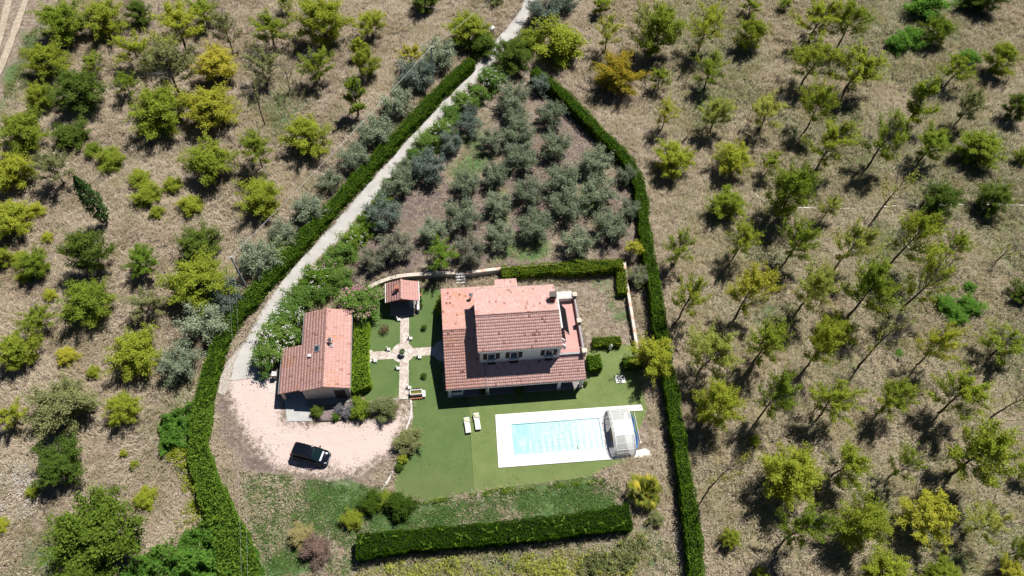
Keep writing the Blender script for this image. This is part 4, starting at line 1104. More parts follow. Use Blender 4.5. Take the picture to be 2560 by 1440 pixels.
kerb('white kerb between flower bed and lawn right of the garage', [(905, 1007), (960, 1001), (1023, 996)], .06)
kerb('dark timber edging along the lower side of the flower bed', [(783, 1054), (850, 1051), (930, 1044), (978, 1038)], .06, .16, DARKWOOD)
kerb('thin pale irrigation pipe lying across the right orchard', [(1838, 452), (1880, 482), (1922, 510)], .045, .1, PALEM)
kerb('long pale irrigation pipe lying across the orchard to the right edge', [(1968, 520), (2050, 521), (2145, 523), (2250, 514), (2400, 512), (2640, 515)], .05, .12, PALEM)
# gate pillar at the top of the drive
q = G(1230, 92); gpl = thing('gate_pillar', 'pale gate pillar with white cap at the top of the driveway', 'gate pillar', (q[0], q[1], 0), .6)
mb = MB(); mb.box((0, 0, .9), (.55, .55, 1.8)); mb.build('shaft', CREAM, gpl)
mb = MB(); mb.box((0, 0, 1.86), (.8, .8, .14), bev=.03); mb.box((0, 0, 1.98), (.55, .55, .12), bev=.03); mb.build('cap', WHITEST, gpl)
# utility poles and wires
CONC = plain('pole_concrete', (.46, .46, .46), .85, var=.1)
def upole(label, base, hgt, arm):
    q = Gg(*base); t_ = thing('utility_pole', label, 'utility pole', (q[0], q[1], q[2]))
    mb = MB(); mb.tube([(0, 0, -.2), (0, 0, hgt)], [.2, .12], 10); mb.build('shaft', CONC, t_)
    mb = MB(); c, s = math.cos(arm), math.sin(arm); mb.tube([(-.75 * c, -.75 * s, hgt - .15), (.75 * c, .75 * s, hgt - .15)], .05, 6); mb.build('crossarm', PALEM, t_)
    for k in (-.7, .7):
        mb = MB(); mb.lathe([(.06, 0), (.09, .08), (.05, .14), (.08, .2), (.03, .26)], (k * c, k * s, hgt - .1), 8); mb.build('insulator', plain('insulator_brown', (.3, .13, .08), .4), t_)
    return np.array([q[0], q[1], q[2] + hgt])
t1 = upole('tall concrete utility pole behind the hedge at the bend of the drive', (617, 722), 7.3, .2)
t2 = upole('utility pole among the olives near the top of the driveway', (1084, 208), 7.2, .9)
def wire(label, a, b_, sag, r=.022):
    mb = MB(); mb.tube([a + (b_ - a) * s - np.array([0, 0, sag * 4 * s * (1 - s)]) for s in np.linspace(0, 1, 30)], r, 5)
    tag(mb.build('overhead_cable', CONC), label, 'cable', 'overhead cables')
t0 = G(1221, 0, 7.3); t0 = t2 + (t0 - t2) * 1.6
wire('thick grey overhead cable between the two utility poles above the olives', t1, t2, .5, .028)
wire('thick grey overhead cable running from the upper pole out of the top of the photo', t2, t0, .3, .028)
for dx, lb_ in ((0, 'left'), (16, 'right')):
    e = G(604 + dx, 1470, 6.6); st0 = t1 + np.array([-.4 + dx * .05, -.1, 0])
    wire('thin overhead wire falling from the concrete pole to the bottom edge, %s one of two' % lb_, st0, e, .8, .006)

# ------------------------------------------------------------------ litter on lawn and yard
def litter(name, label, poly, n, size, col, seed, z=.05):
    rg = np.random.default_rng(seed); P = poly_px(poly); q = rg.uniform(P.min(0), P.max(0), (n * 3, 2)); q = q[inside(q, P)]; q = q[fbm(q[:, 0], q[:, 1], .5) > rg.uniform(.25, .65, len(q))]
    if name == 'loose_stones': q = q[sdf(q, poly_px(GRAVEL_PX)) < rg.exponential(.7, len(q)) - .3]
    q = q[:n]
    V, Fq = leaf_quads(np.stack([q[:, 0], q[:, 1], np.full(len(q), z)], 1), size, .7, up=2.0, rg=rg)
    o = link(name, np_mesh(name, V, F4=Fq, rnd=rg.random(len(q))), None, col); o['label'] = label; o['kind'] = 'stuff'
litter('fallen_leaves', 'small dark specks of fallen leaves on the turf', TURF_PX, 1500, .042, leafmat('litter_dark', (.05, .045, .015), (.13, .11, .04), .1, hue=False), 41, .06)
litter('loose_stones', 'loose grey stones and dead leaves along the edge of the gravel yard', VERGE_PX, 2600, .06, leafmat('litter_grey', (.13, .10, .085), (.34, .29, .26), .0, hue=False), 42, .04)
# ------------------------------------------------------------------ leaves: colours of the kinds
L = LM
L['G'] = leafmat('leaf_green', (.10, .145, .017), (.36, .45, .06), .42)
L['D'] = leafmat('leaf_dark', (.05, .085, .017), (.16, .235, .04), .32)
L['Y'] = leafmat('leaf_yellowgreen', (.16, .21, .02), (.48, .54, .07), .42)
L['YY'] = leafmat('leaf_yellow', (.28, .30, .02), (.62, .59, .09), .4)
L['O'] = leafmat('leaf_orange', (.17, .19, .02), (.46, .38, .045), .4, c3=(.56, .31, .04))
L['S'] = leafmat('leaf_thin', (.22, .25, .05), (.56, .60, .14), .45)
L['K'] = leafmat('leaf_greygreen', (.12, .14, .055), (.32, .35, .15), .36)
L['OL'] = leafmat('leaf_olive', (.085, .115, .07), (.28, .33, .21), .24, c3=(.44, .50, .36))
L['OB'] = leafmat('leaf_olive_blue', (.06, .09, .07), (.20, .255, .205), .22, c3=(.34, .42, .36))
L['OD'] = leafmat('leaf_olive_grey', (.10, .11, .075), (.25, .265, .185), .22, c3=(.38, .39, .29))
L['OS'] = leafmat('leaf_olive_silver', (.11, .14, .085), (.34, .40, .26), .22, c3=(.52, .58, .44))
L['BR'] = leafmat('leaf_bright', (.075, .15, .018), (.22, .35, .045), .38)
L['OE'] = leafmat('leaf_oleander', (.055, .12, .022), (.20, .33, .07), .32)
L['CY'] = leafmat('leaf_cypress', (0.029, 0.072, 0.022), (0.087, 0.174, 0.051), .2)
L['LAV'] = leafmat('leaf_lavender', (.12, .12, .13), (.27, .27, .29), .2, hue=False)
L['HED'] = leafmat('leaf_hedge', (.035, .085, .008), (.14, .26, .022), .3, c3=(.24, .36, .04), hue=False)
L['HED2'] = leafmat('leaf_hedge_bottom', (.016, .045, .004), (.062, .135, .009), .3, hue=False)
L['HEDY'] = leafmat('leaf_hedge_yellow', (.06, .13, .012), (.26, .36, .035), .35, c3=(.60, .56, .06), hue=False)
L['HEDB'] = leafmat('leaf_hedge_lime', (.08, .19, .014), (.34, .52, .05), .38, c3=(.56, .62, .08), hue=False)
L['IVY'] = leafmat('leaf_ground_ivy', (.06, .125, .03), (.18, .30, .085), .3, hue=False)
L['BT'] = leafmat('leaf_big_tree', (.035, .075, .01), (.16, .25, .035), .32)
L['BRAM'] = leafmat('leaf_bramble', (.055, .14, .022), (.19, .38, .06), .38, hue=False)
L['CON'] = leafmat('leaf_conifer', (.025, .055, .008), (.09, .15, .02), .25)
L['PK'] = leafmat('petal_pink', (.42, .20, .26), (.60, .36, .41), .3, hue=False)
L['WH'] = leafmat('petal_white', (.68, .66, .62), (.82, .80, .78), .3, hue=False)
L['PINKBUSH'] = leafmat('leaf_withered', (.12, .095, .08), (.27, .195, .16), .2, c3=(.42, .23, .16), hue=False)
L['PALE'] = leafmat('leaf_pale_yellow', (.30, .27, .11), (.52, .46, .22), .35, hue=False)
L['PALM'] = leafmat('palm_blade', (.09, .12, .02), (.30, .33, .05), .35, c3=(.66, .56, .08), hue=False)
L['REED'] = leafmat('reed_blade', (.14, .22, .06), (.34, .45, .17), .35, hue=False)
BARK = plain('bark', (.075, .06, .05), .95, var=.4, scale=5)
BARKG = plain('bark_grey', (.20, .185, .175), .95, var=.35, scale=5)
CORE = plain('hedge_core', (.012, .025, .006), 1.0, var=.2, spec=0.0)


# ------------------------------------------------------------------ tree prototypes
def tree_proto(form, seed):
    """returns (trunk mesh, twig mesh or None, crown mesh or None, height of crown centre, crown width)"""
    rg = np.random.default_rng(seed * 31 + hash(form) % 7 if False else seed * 31 + sum(map(ord, form)))
    P = dict(dense=dict(H=6.6, W=6, t0=.16, nl=34, leaf=19000, ls=.1, bare=0, el=(8, 62)),
             sparse=dict(H=8.0, W=6, t0=.34, nl=24, leaf=10500, ls=.095, bare=.1, el=(25, 66)),
             half=dict(H=8.0, W=5.4, t0=.28, nl=22, leaf=6500, ls=.095, bare=.42, el=(25, 68)),
             bare=dict(H=8.0, W=5, t0=.3, nl=13, leaf=500, ls=.11, bare=.7, el=(25, 68)),
             thin=dict(H=6.8, W=3.2, t0=.2, nl=16, leaf=7000, ls=.1, bare=0.1, el=(30, 72)),
             olive=dict(H=4.6, W=5, t0=.14, nl=20, leaf=7500, ls=.13, bare=0, el=(5, 70)),
             bushy=dict(H=4.4, W=5, t0=.05, nl=24, leaf=14000, ls=.11, bare=0, el=(0, 75)))[form]
    H, Wd = P['H'], P['W']; lx, ly = rg.normal(0, .25, 2)
    mb = MB(); tw = MB(); leaves = []; ldir = []
    zt = H * .80
    tp = [Vector((lx * (s ** 1.5) + .12 * math.sin(s * 5 + seed), ly * (s ** 1.5) + .12 * math.cos(s * 4 + seed), zt * s)) for s in np.linspace(0, 1, 7)]
    if form in ('olive',):
        for q in range(3):
            a = q * 2.1 + seed; top = Vector((math.cos(a) * .7, math.sin(a) * .7, H * .5))
            mb.tube([Vector((0, 0, -.1)), top * .45 + Vector((0, 0, .1)), top], [.2, .13, .07], 6)
    else:
        mb.tube([Vector((0, 0, -.15))] + tp[1:], [.17, .14, .12, .095, .07, .045, .02], 7)
    cz = H * (.62 if form in ('sparse', 'half', 'bare') else .56)
    rzv = H - cz; rzl = cz - H * P['t0'] * .75; rx = Wd / 2
    k = 0
    for i in range(P['nl']):
        s = P['t0'] + (0.93 - P['t0']) * (i + rg.random()) / P['nl']
        a = i * 2.39996 + seed + rg.normal(0, .3); f = (s - P['t0']) / (.93 - P['t0'])
        el = R_(P['el'][0] + (P['el'][1] - P['el'][0]) * (f ** .9) + rg.normal(0, 6))
        o = Vector((lx * s ** 1.5, ly * s ** 1.5, min(s * H * .86, zt)))
        if form == 'olive': o = Vector((math.cos(a) * .35, math.sin(a) * .35, H * (.2 + .3 * s)))
        d = Vector((math.cos(a) * math.cos(el), math.sin(a) * math.cos(el), math.sin(el)))
        # length to the crown's envelope
        Lm = .6
        for step in np.arange(.6, 7, .2):
            q = o + d * step; dz = q.z - cz
            e = (q.x ** 2 + q.y ** 2) / rx ** 2 + (dz / (rzv if dz > 0 else rzl)) ** 2
            if e > 1: break
            Lm = step
        Lm *= rg.uniform(.72, 1.12)
        bend = rg.normal(0, .12)
        lp = [o + d * (Lm * u) + Vector((0, 0, (.10 if form != 'olive' else -.05) * Lm * u * u)) + Vector((-d.y, d.x, 0)) * bend * Lm * u * u for u in np.linspace(0, 1, 5)]
        r0 = .018 + .007 * Lm
        bare = rg.random() < P['bare'] and f > .25
        (tw if bare else mb).tube(lp, [r0, r0 * .8, r0 * .6, r0 * .4, r0 * .2], 5, cap=False)
        ns = 12 if form in ('dense', 'bushy', 'olive') else 10
        for j in range(ns):
            u = .25 + .75 * (j + rg.random()) / ns; base = o + d * (Lm * u) + Vector((0, 0, .08 * Lm * u * u))
            dd = (d + Vector(rg.normal(0, .6, 3)) + Vector((0, 0, .6 if form not in ('olive', 'bushy') else -.05))).normalized(); sl_ = Lm * rg.uniform(.24, .46)
            tip = base + dd * sl_
            if bare:
                tw.tube([base, base + dd * sl_ * .5 + Vector((0, 0, .04)), tip + Vector((0, 0, .12 * sl_))], [.02, .014, .008], 4, cap=False)
                for _ in range(2):
                    b2 = base + dd * sl_ * rg.uniform(.3, .8); d2 = (dd + Vector(rg.normal(0, .5, 3))).normalized(); tw.tube([b2, b2 + d2 * sl_ * .5], [.012, .006], 4, cap=False)
                continue
            mb.tube([base, tip], [.011, .005], 3, cap=False)
            m = max(3, int(P['leaf'] / (P['nl'] * ns * max(.25, 1 - P['bare'] * .8)) * rg.uniform(.5, 1.5)))
            uu_ = rg.random(m) ** .8
            pts = np.array(base)[None] + np.array(tip - base)[None] * (uu_ * 1.1)[:, None] + rg.normal(0,   .15 if form not in ('olive', 'bushy', 'dense') else (.19 if form == 'dense' else .24), (m, 3))
            leaves.append(pts); ldir.append(np.tile(np.array(dd), (m, 1)))
            # leaves along the limb as well
    trunk = MBmesh(mb, 'trunk')
    crown = None
    if leaves:
        P_ = np.concatenate(leaves); D_ = np.concatenate(ldir)
        if form == 'olive': D_ = D_ * [1, 1, .2] + [0, 0, -.3]
        V, Fq = leaf_quads(P_, P['ls'], aspect=.52 if form != 'olive' else .36, up=.7 if form != 'olive' else .6, rg=rg, dirs=D_)
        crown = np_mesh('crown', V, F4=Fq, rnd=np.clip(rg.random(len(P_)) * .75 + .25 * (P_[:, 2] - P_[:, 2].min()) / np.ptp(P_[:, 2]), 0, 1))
        ext = np.percentile(np.hypot(P_[:, 0] - P_[:, 0].mean(), P_[:, 1] - P_[:, 1].mean()), 93) * 2
        czr = float(np.percentile(P_[:, 2], 55))
    else: ext, czr = Wd, cz
    twm = MBmesh(tw, 'branches') if tw.v else None
    return trunk, twm, crown, czr, float(max(ext, Wd * .8))


def MBmesh(mb, name):
    me = bpy.data.meshes.new(name); me.from_pydata(mb.v, [], mb.f); me.update(); me.polygons.foreach_set('use_smooth', [True] * len(mb.f)); return me


PROTO = {}
NV = dict(dense=6, sparse=6, half=4, bare=3, thin=3, olive=6, bushy=4)
FORM = dict(d='dense', s='sparse', b='half', x='bare', t='thin', o='olive', u='bushy')


def proto(form, i):
    k = (form, i % NV[form])
    if k not in PROTO: PROTO[k] = tree_proto(form, k[1] + 1)
    return PROTO[k]


TREES = []      # (object, look, px)
_cnt = 0


def plant(name, cat, look, form, col, cx, cy, w, base=None, group=None, hc=None, bark=None, vscale=None, flowers=None):
    global _cnt
    _cnt += 1
    wm = w * MPP(cx, cy) * (.88 if form in 'sbx' and cx > 1400 else .94 if form == 'd' and cx > 1700 else 1.0)
    if base is not None:
        b_ = Gg(*base)
        hs_ = np.linspace(.8, 8, 73)
        dd = [np.hypot(*(PX(b_ + [0, 0, h]) - [cx, cy])) for h in hs_]
        hcv = float(hs_[int(np.argmin(dd))])
        # crown rests where it is seen: nudge the lean with the base fixed
    else:
        hcv = hc if hc is not None else {'d': .42 * wm + .9, 's': .5 * wm + 1.3, 'b': .5 * wm + 1.3, 'x': 3.5, 't': .9 * wm + .6, 'o': .38 * wm + .5, 'u': .36 * wm + .25}[form]
        g = G(cx, cy, hcv); z = float(gz(g[0], g[1])[0]); g = G(cx, cy, hcv + z); b_ = np.array([g[0], g[1], z])
    tr, twm, crn, czr, ext = proto(FORM[form], _cnt * 7 + int(cx) % 5)
    sxy = wm / ext; sz = hcv / czr
    sz = min(max(sz, sxy * .55), sxy * 2.2)
    t_ = thing(name, None, cat, (b_[0], b_[1], b_[2] - .03), rng.uniform(0, 2 * PI), group, (sxy, sxy, sz))
    link('trunk', tr, t_, bark or (BARKG if form in ('o',) else BARK))
    if twm is not None: link('branches', twm, t_, BARKG)
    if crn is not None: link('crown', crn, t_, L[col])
    if flowers:
        fm, nfl, fs_ = flowers
        rg = np.random.default_rng(_cnt); d = rg.normal(size=(nfl, 3)); d[:, 2] = np.abs(d[:, 2]) * .9 + .1; d /= np.linalg.norm(d, axis=1)[:, None]
        cl = rg.integers(0, max(3, nfl // 7), nfl); cdir = rg.normal(size=(max(3, nfl // 7), 3)); cdir[:, 2] = np.abs(cdir[:, 2]); cdir /= np.linalg.norm(cdir, axis=1)[:, None]
        P_ = cdir[cl] * [ext / 2, ext / 2, czr * .62] * rg.uniform(.86, 1.03, (nfl, 1)) + rg.normal(0, .13, (nfl, 3)) + [0, 0, czr * .95]
        V, Fq = leaf_quads(P_, fs_, aspect=.9, rg=rg, up=.8); link('flowers', np_mesh('flowers', V, F4=Fq, rnd=rg.random(nfl)), t_, L[fm])['kind'] = 'stuff'
    TREES.append((t_, look, (cx, cy)))
    return t_


LOOK = {('d', 'G'): 'full mid green orchard tree', ('d', 'D'): 'dense dark green orchard tree', ('d', 'Y'): 'full yellow-green orchard tree', ('d', 'YY'): 'bright yellow orchard tree', ('d', 'O'): 'orange-leaved orchard tree', ('d', 'BR'): 'bright fresh green orchard tree', ('d', 'K'): 'grey-green round orchard tree',
        ('s', 'G'): 'loose green orchard tree', ('s', 'S'): 'thin pale yellow-green orchard tree', ('s', 'Y'): 'loose yellow-green orchard tree', ('s', 'YY'): 'loose yellow orchard tree', ('s', 'K'): 'thin grey-green orchard tree', ('s', 'O'): 'thin orange-tinged orchard tree', ('s', 'D'): 'loose dark green orchard tree', ('s', 'BR'): 'loose fresh green orchard tree',
        ('b', 'G'): 'half bare green orchard tree', ('b', 'Y'): 'half bare yellow-green orchard tree', ('b', 'S'): 'half bare pale orchard tree', ('b', 'K'): 'half bare grey orchard tree', ('x', 'S'): 'almost leafless dark orchard tree', ('x', 'K'): 'almost leafless grey orchard tree',
        ('t', 'G'): 'narrow upright green orchard tree', ('t', 'Y'): 'narrow upright yellow-green orchard tree', ('t', 'D'): 'narrow dark green orchard tree', ('u', 'G'): 'low rounded green bush', ('u', 'Y'): 'low yellow-green bush', ('u', 'D'): 'low dark green bush', ('u', 'BR'): 'low bright green bush', ('u', 'K'): 'low grey-green bush', ('u', 'YY'): 'low yellow bush'}
ORCH = '''150 45 110 d G|252 35 100 d G|345 25 62 d D|425 50 115 s Y 467 133|500 20 72 s G|585 50 66 b K 583 133|110 143 88 d Y|232 150 56 s G 247 182|335 115 92 s Y 360 170|425 140 108 s K 453 240
535 150 98 d YY|187 216 114 d D|95 235 66 d Y|310 203 62 s G|395 268 128 d G|518 262 112 d YY|52 318 104 d G|175 332 76 u D|25 420 95 d Y|130 403 82 s K 165 463|515 395 112 d G|230 372 40 u G|275 394 62 u G
20 540 92 d Y|-5 640 50 d G|213 615 98 d D 252 668|97 635 72 d G 106 682|48 645 42 u Y|365 636 78 s BR 378 680|497 606 98 d D|485 700 134 d Y|210 748 114 d G|360 753 78 s K|85 790 78 s G|40 868 96 d G|165 888 46 u YY|335 873 112 d Y|232 928 30 u Y|85 523 42 u Y|118 590 28 u Y|125 733 32 u Y|60 690 32 u Y
390 528 32 u Y|475 510 52 u Y|350 440 52 u Y|430 460 42 u Y|365 482 62 u Y|18 1035 72 s Y|150 1008 134 d K|300 1018 78 d Y|140 1152 114 d D|80 1228 30 u Y|5 1310 34 u Y|362 1243 50 u Y|308 1132 18 u Y|335 1160 20 u Y
665 62 94 s G 688 118|805 35 114 d Y 817 108|925 58 76 s Y 933 97|895 112 38 t Y|660 148 84 b K 668 210|790 153 84 b G 803 206|915 146 58 d G 922 192|890 233 54 t G 896 292|655 222 54 x K 665 316|768 333 104 d Y|650 352 78 s G 657 418|647 484 98 d Y|1025 130 56 s YY|1062 -6 60 d D|1240 -8 40 u K|735 -4 40 s G 719 33|715 190 50 x K
1500 8 42 t G 1500 40|1520 68 74 b S 1512 132|1545 176 108 d O|1645 58 108 d G 1625 140|1770 48 104 s Y 1745 132|1880 72 76 d G 1864 122|1655 188 62 s G 1643 227|1780 163 88 s G 1760 222|1672 272 68 s S 1653 326|1800 273 88 s S 1775 332|1685 393 88 d Y|1822 383 92 d Y 1815 428|1958 8 40 s G 1956 28
2065 38 124 s Y 2020 110|2042 136 116 s G 2003 214|2142 42 98 s G 2090 121|2162 162 134 s Y 2110 232|2350 68 68 d G 2325 110|2395 163 88 s G 2362 216|2515 140 82 d G 2480 185|2308 243 64 t G 2265 316|2420 238 78 s K 2382 316|2550 258 60 d D 2520 300|2068 248 90 s Y 2012 327|1920 268 92 b S 1895 328|2090 343 114 s Y 2040 425|2212 326 108 b G 2168 418|2330 344 96 s G 2295 404|2455 368 104 d G 2428 402|1932 398 66 s G 1912 438|1985 466 104 d G 1944 542
2252 458 94 x S 2188 546|2360 492 92 d D 2325 530|2498 490 84 d D 2463 524|2562 385 40 d G|2340 -12 80 d D 2420 20|2500 -5 70 d D 2450 30|1830 -10 60 s G 1870 40
1820 503 88 d G|1690 608 84 b G 1684 664|1865 588 88 s Y 1832 646|2010 588 98 s G 1964 656|2072 500 56 s S 2055 547|1727 728 88 b Y 1698 796|1890 706 114 s YY 1838 796|2042 700 104 s S 1994 778|1765 858 134 s S 1748 930|1925 843 108 s G 1882 906|2062 833 98 s Y 2010 924
2150 598 98 s S 2088 672|2300 568 114 s Y 2226 662|2393 598 74 s G 2352 656|2520 622 68 x S 2486 656|2185 703 128 s G 2120 788|2335 698 120 b Y 2252 776|2552 715 66 d D 2540 745|2100 818 84 d Y|2217 838 98 x S 2148 912|2355 838 94 s Y 2286 916|2500 838 114 b G 2468 892
1800 1003 106 d Y 1765 1048|1958 978 104 s G 1898 1043|2092 993 122 s G 2044 1042|1838 1128 76 x S 1770 1222|1972 1163 138 d Y 1945 1212|2017 1302 112 s G 1956 1354|1830 1343 48 d Y|1890 1100 28 u G
2120 1150 112 s Y 2076 1192|2232 973 98 s G 2192 1033|2422 983 134 s Y 2344 1033|2542 982 84 x S 2474 1046|2267 1150 92 b G 2220 1194|2482 1128 154 s Y 2376 1186|2165 1295 118 d Y 2115 1330|2330 1288 144 s YY|2472 1282 114 b S 2408 1336|2222 1432 114 d Y|2362 1432 84 d G|2532 1424 74 s YY|2580 1180 70 s G|2550 1330 60 s G 2510 1390|1905 1440 40 u Y'''
ib = 0
for ent in ORCH.replace('\n', '|').split('|'):
    e = ent.split(); cx, cy, w = map(float, e[:3]); fm, co = e[3], e[4]
    base = (float(e[5]), float(e[6])) if len(e) > 5 else None
    bush = fm == 'u'
    plant('bush' if bush else 'orchard_tree', 'bush' if bush else 'tree', LOOK[(fm, co)], fm, co, cx, cy, w, base, 'bushes in the orchards' if bush else 'orchard trees around the property')

# olives left of the drive and in the grove
OLV = '''1095 133 82 OS|1040 183 88 OB|992 255 78 OS|938 325 82 OS|884 390 72 OL|825 448 60 OL|772 520 78 OS|703 583 74 OL|642 645 98 OS|562 735 90 OB|510 803 104 OS|445 903 98 OS|1358 28 84 OB|1412 2 60 OB'''
for ent in OLV.split('|'):
    e = ent.split(); plant('olive_tree', 'tree', {'OS': 'silvery olive outside the drive hedge', 'OL': 'grey-green olive outside the drive hedge', 'OB': 'dark bluish olive outside the drive hedge'}[e[3]], 'o', e[3], *map(float, e[:3]), None, 'olive trees outside the drive hedge')
GRV = '''1281 240 78 OL|1286 285 62 OL|1378 282 68 OL|1389 362 74 OL|1352 208 48 OB|1229 347 64 OL|1296 328 78 OL|1303 388 78 OL|1163 456 68 OL|1236 435 64 OL|1323 476 78 OL|1406 445 82 OL|1489 404 80 OL|1566 437 48 OL|1496 478 88 OL|1246 508 66 OL|1153 535 84 OL|1417 510 88 OL|1576 522 52 OL|1524 562 84 OL|1337 562 80 OL|1250 584 74 OL|1080 574 64 OS|1441 600 74 OL|1177 622 74 OD|989 612 80 OD|932 645 60 OD|1170 310 62 OB|1173 278 40 OB|1128 352 58 OB|1069 414 84 OB|996 456 72 OL|958 529 88 OB|1015 420 60 OL|1600 690 50 OD|2 0 0 X'''
for ent in GRV.split('|')[:-1]:
    e = ent.split(); plant('olive_tree', 'tree', {'OS': 'pale silvery olive in the grove', 'OL': 'grey-green olive in the grove', 'OB': 'bluish olive in the grove', 'OD': 'thin brownish olive in the grove'}[e[3]], 'o', e[3], float(e[0]), float(e[1]), float(e[2]) * 1.0, None, 'olive trees in the walled grove')
plant('fig_tree', 'tree', 'bright green leafy fig tree behind the garden wall', 's', 'BR', 1104, 634, 80, None, hc=2.6)
plant('fig_tree', 'tree', 'small yellow-leaved fig tree beside the right hedge', 's', 'YY', 1587, 617, 48, None, hc=1.8)
# trees at the head of the drive, and beside the pool wall
plant('broadleaf_tree', 'tree', 'leafy green tree beside the gate pillar', 'd', 'G', 1172, 68, 92, None, hc=3.2)
plant('broadleaf_tree', 'tree', 'dark spreading tree over the top bend of the drive', 'd', 'D', 1282, 128, 92, None, hc=3.2)
plant('bush', 'bush', 'dark green bush behind the gate pillar', 'u', 'D', 1205, 102, 76)
plant('bush', 'bush', 'fresh green bush between drive and big olive-green tree', 'u', 'G', 1328, 96, 60)
plant('broadleaf_tree', 'tree', 'big dense olive-green tree at the top of the right hedge', 'u', 'Y', 1402, 98, 108, None, hc=3.4)
plant('broadleaf_tree', 'tree', 'golden green garden tree overhanging the east wall and hedge', 'd', 'Y', 1636, 885, 96, None, hc=3.6)
plant('broadleaf_tree', 'tree', 'large round bright green tree at the lower left', 'd', 'BT', 237, 1322, 180, None, hc=4.4)
plant('broadleaf_tree', 'tree', 'green tree cut by the bottom edge at the lower left', 'd', 'BT', 205, 1440, 122, None, hc=3.2)
# oleanders along the drive
OLE = '''1226 193 62 OE WH|1190 226 56 OE PK|1157 251 54 OE WH|1127 286 52 OE -|1098 320 62 OE WH|1070 354 58 OE -|1040 386 48 OE -|1014 421 44 OE WH|974 461 42 OE WH|950 496 42 BR -|915 550 48 BR -|885 588 64 BR WH|856 630 66 OE -|822 660 58 OE PK|788 694 72 BR WH|842 692 62 OE -|758 738 74 OE -|716 788 82 OE WH|690 842 92 OE WH|668 886 74 OE WH|730 838 60 OE -|800 728 50 OE -|858 712 44 OE -|893 756 96 OE PK2'''
for ent in OLE.split('|'):
    e = ent.split(); cx, cy, w = map(float, e[:3])
    fl = {'WH': ('WH', int(w * 3.4), .08), 'PK': ('PK', int(w * 2.5), .1), 'PK2': ('PK', int(w * 4), .1), '-': None}[e[4]]
    look = {'WH': 'white-flowering oleander bush along the drive', 'PK': 'oleander bush with faint pink flowers along the drive', '-': 'green oleander bush along the drive', 'PK2': 'large pink-flowering oleander bush behind the garage'}[e[4]]
    plant('oleander_bush', 'bush', look, 'u', e[3], cx, cy, w, None, 'oleanders along the drive', hc=(.42 * w * MPP(cx, cy) + .35), flowers=fl)
# shrubs in the garden
SHR = '''792 1027 30 D u|dark round shrub in the flower bed|838 1042 17 BR u|small bright green shrub in the flower bed|846 1022 24 LAV u|grey lavender clump in the flower bed|876 1024 26 LAV u|grey lavender beside the round green shrub|865 1036 20 LAV u|low grey lavender at the flower bed edge|901 1018 50 G u|large round green shrub in the flower bed|960 1018 58 K u|straggly brownish green shrub at the flower bed end|1017 1098 62 K u|straggly shrub on the white kerb beside the lawn|1005 1147 24 Y u|small shrub on the kerb below the straggly one|996 1168 20 D u|small dark shrub on the kerb|928 1255 52 CON u|dark green conifer shrub, left of the dark clump below the lawn|962 1246 38 G u|lighter conifer shrub in the middle of the dark clump|1000 1262 62 CON u|dark green conifer shrub, right of the dark clump below the lawn|880 1300 46 G u|yellow-green bush left of the bottom hedge|750 1336 52 PALE u|pale straw-yellow bush below the gravel yard|790 1372 66 PINKBUSH u|withered pinkish-brown bush near the bottom hedge|1640 1295 36 K u|straggly weed bush beside the palm|1100 768 32 G u|green shrub against the west wall of the villa|1108 742 24 G u|smaller green shrub against the villa wall corner|1600 692 56 K u|grey-green bush between east wall and right hedge|1020 722 22 G u|small green shrub behind the pavilion roof'''.split('|')
for i in range(0, len(SHR), 2):
    e = SHR[i].split(); cx, cy, w = map(float, e[:3])
    o = plant('shrub', 'shrub', None, 'u', e[3], cx, cy, w, None); o['label'] = SHR[i + 1]; TREES.pop()
for (cx, cy, w, lb_) in ((2310, 15, 92, 'wide green shrub at the top edge of the right orchard'), (2275, 98, 66, 'sprawling green shrub right of the forked trees'), (2240, 112, 50, 'low green shrub under the upper right trees'), (2420, 148, 50, 'low green scrub between the upper right trees'), (2365, 765, 52, 'bright green bramble clump, left of three in the right orchard'), (2425, 765, 56, 'bright green bramble clump, right of three in the right orchard'), (2395, 792, 46, 'bright green bramble clump, lowest of three in the right orchard'), (2425, 716, 28, 'small bright green clump above the three brambles'), (2245, 882, 24, 'tiny bright green tuft in the right orchard')):
    o = plant('shrub', 'shrub', None, 'u', 'BRAM', cx, cy, w, None, hc=.22 * w * MPP(cx, cy) + .2); o['label'] = lb_; TREES.pop()

# cypress
b_ = Gg(270, 560); cyp = thing('cypress', 'slim dark green cypress standing alone in the left orchard', 'tree', tuple(b_))
rg = np.random.default_rng(5); n = 2600; hh = rg.random(n) ** .8; z = 1.0 + hh * 8.8
rr_ = 1.15 * np.clip(np.sin(PI * np.clip(.12 + hh * .88, 0, 1)) ** .75, .06, 1) * rg.uniform(.55, 1.05, n); a = rg.uniform(0, 2 * PI, n)
rr_ *= 1 + .22 * np.sin(a * 5 + z * 2)
V, Fq = leaf_quads(np.stack([rr_ * np.cos(a), rr_ * np.sin(a), z], 1), .17, .5, rg=rg, dirs=np.stack([np.cos(a) * .3, np.sin(a) * .3, np.ones(n)], 1))
mb = MB(); mb.tube([(0, 0, -.1), (0, 0, 4), (0, 0, 9)], [.16, .1, .03], 7); mb.build('trunk', BARK, cyp); link('crown', np_mesh('crown', V, F4=Fq, rnd=rg.random(n)), cyp, L['CY'])

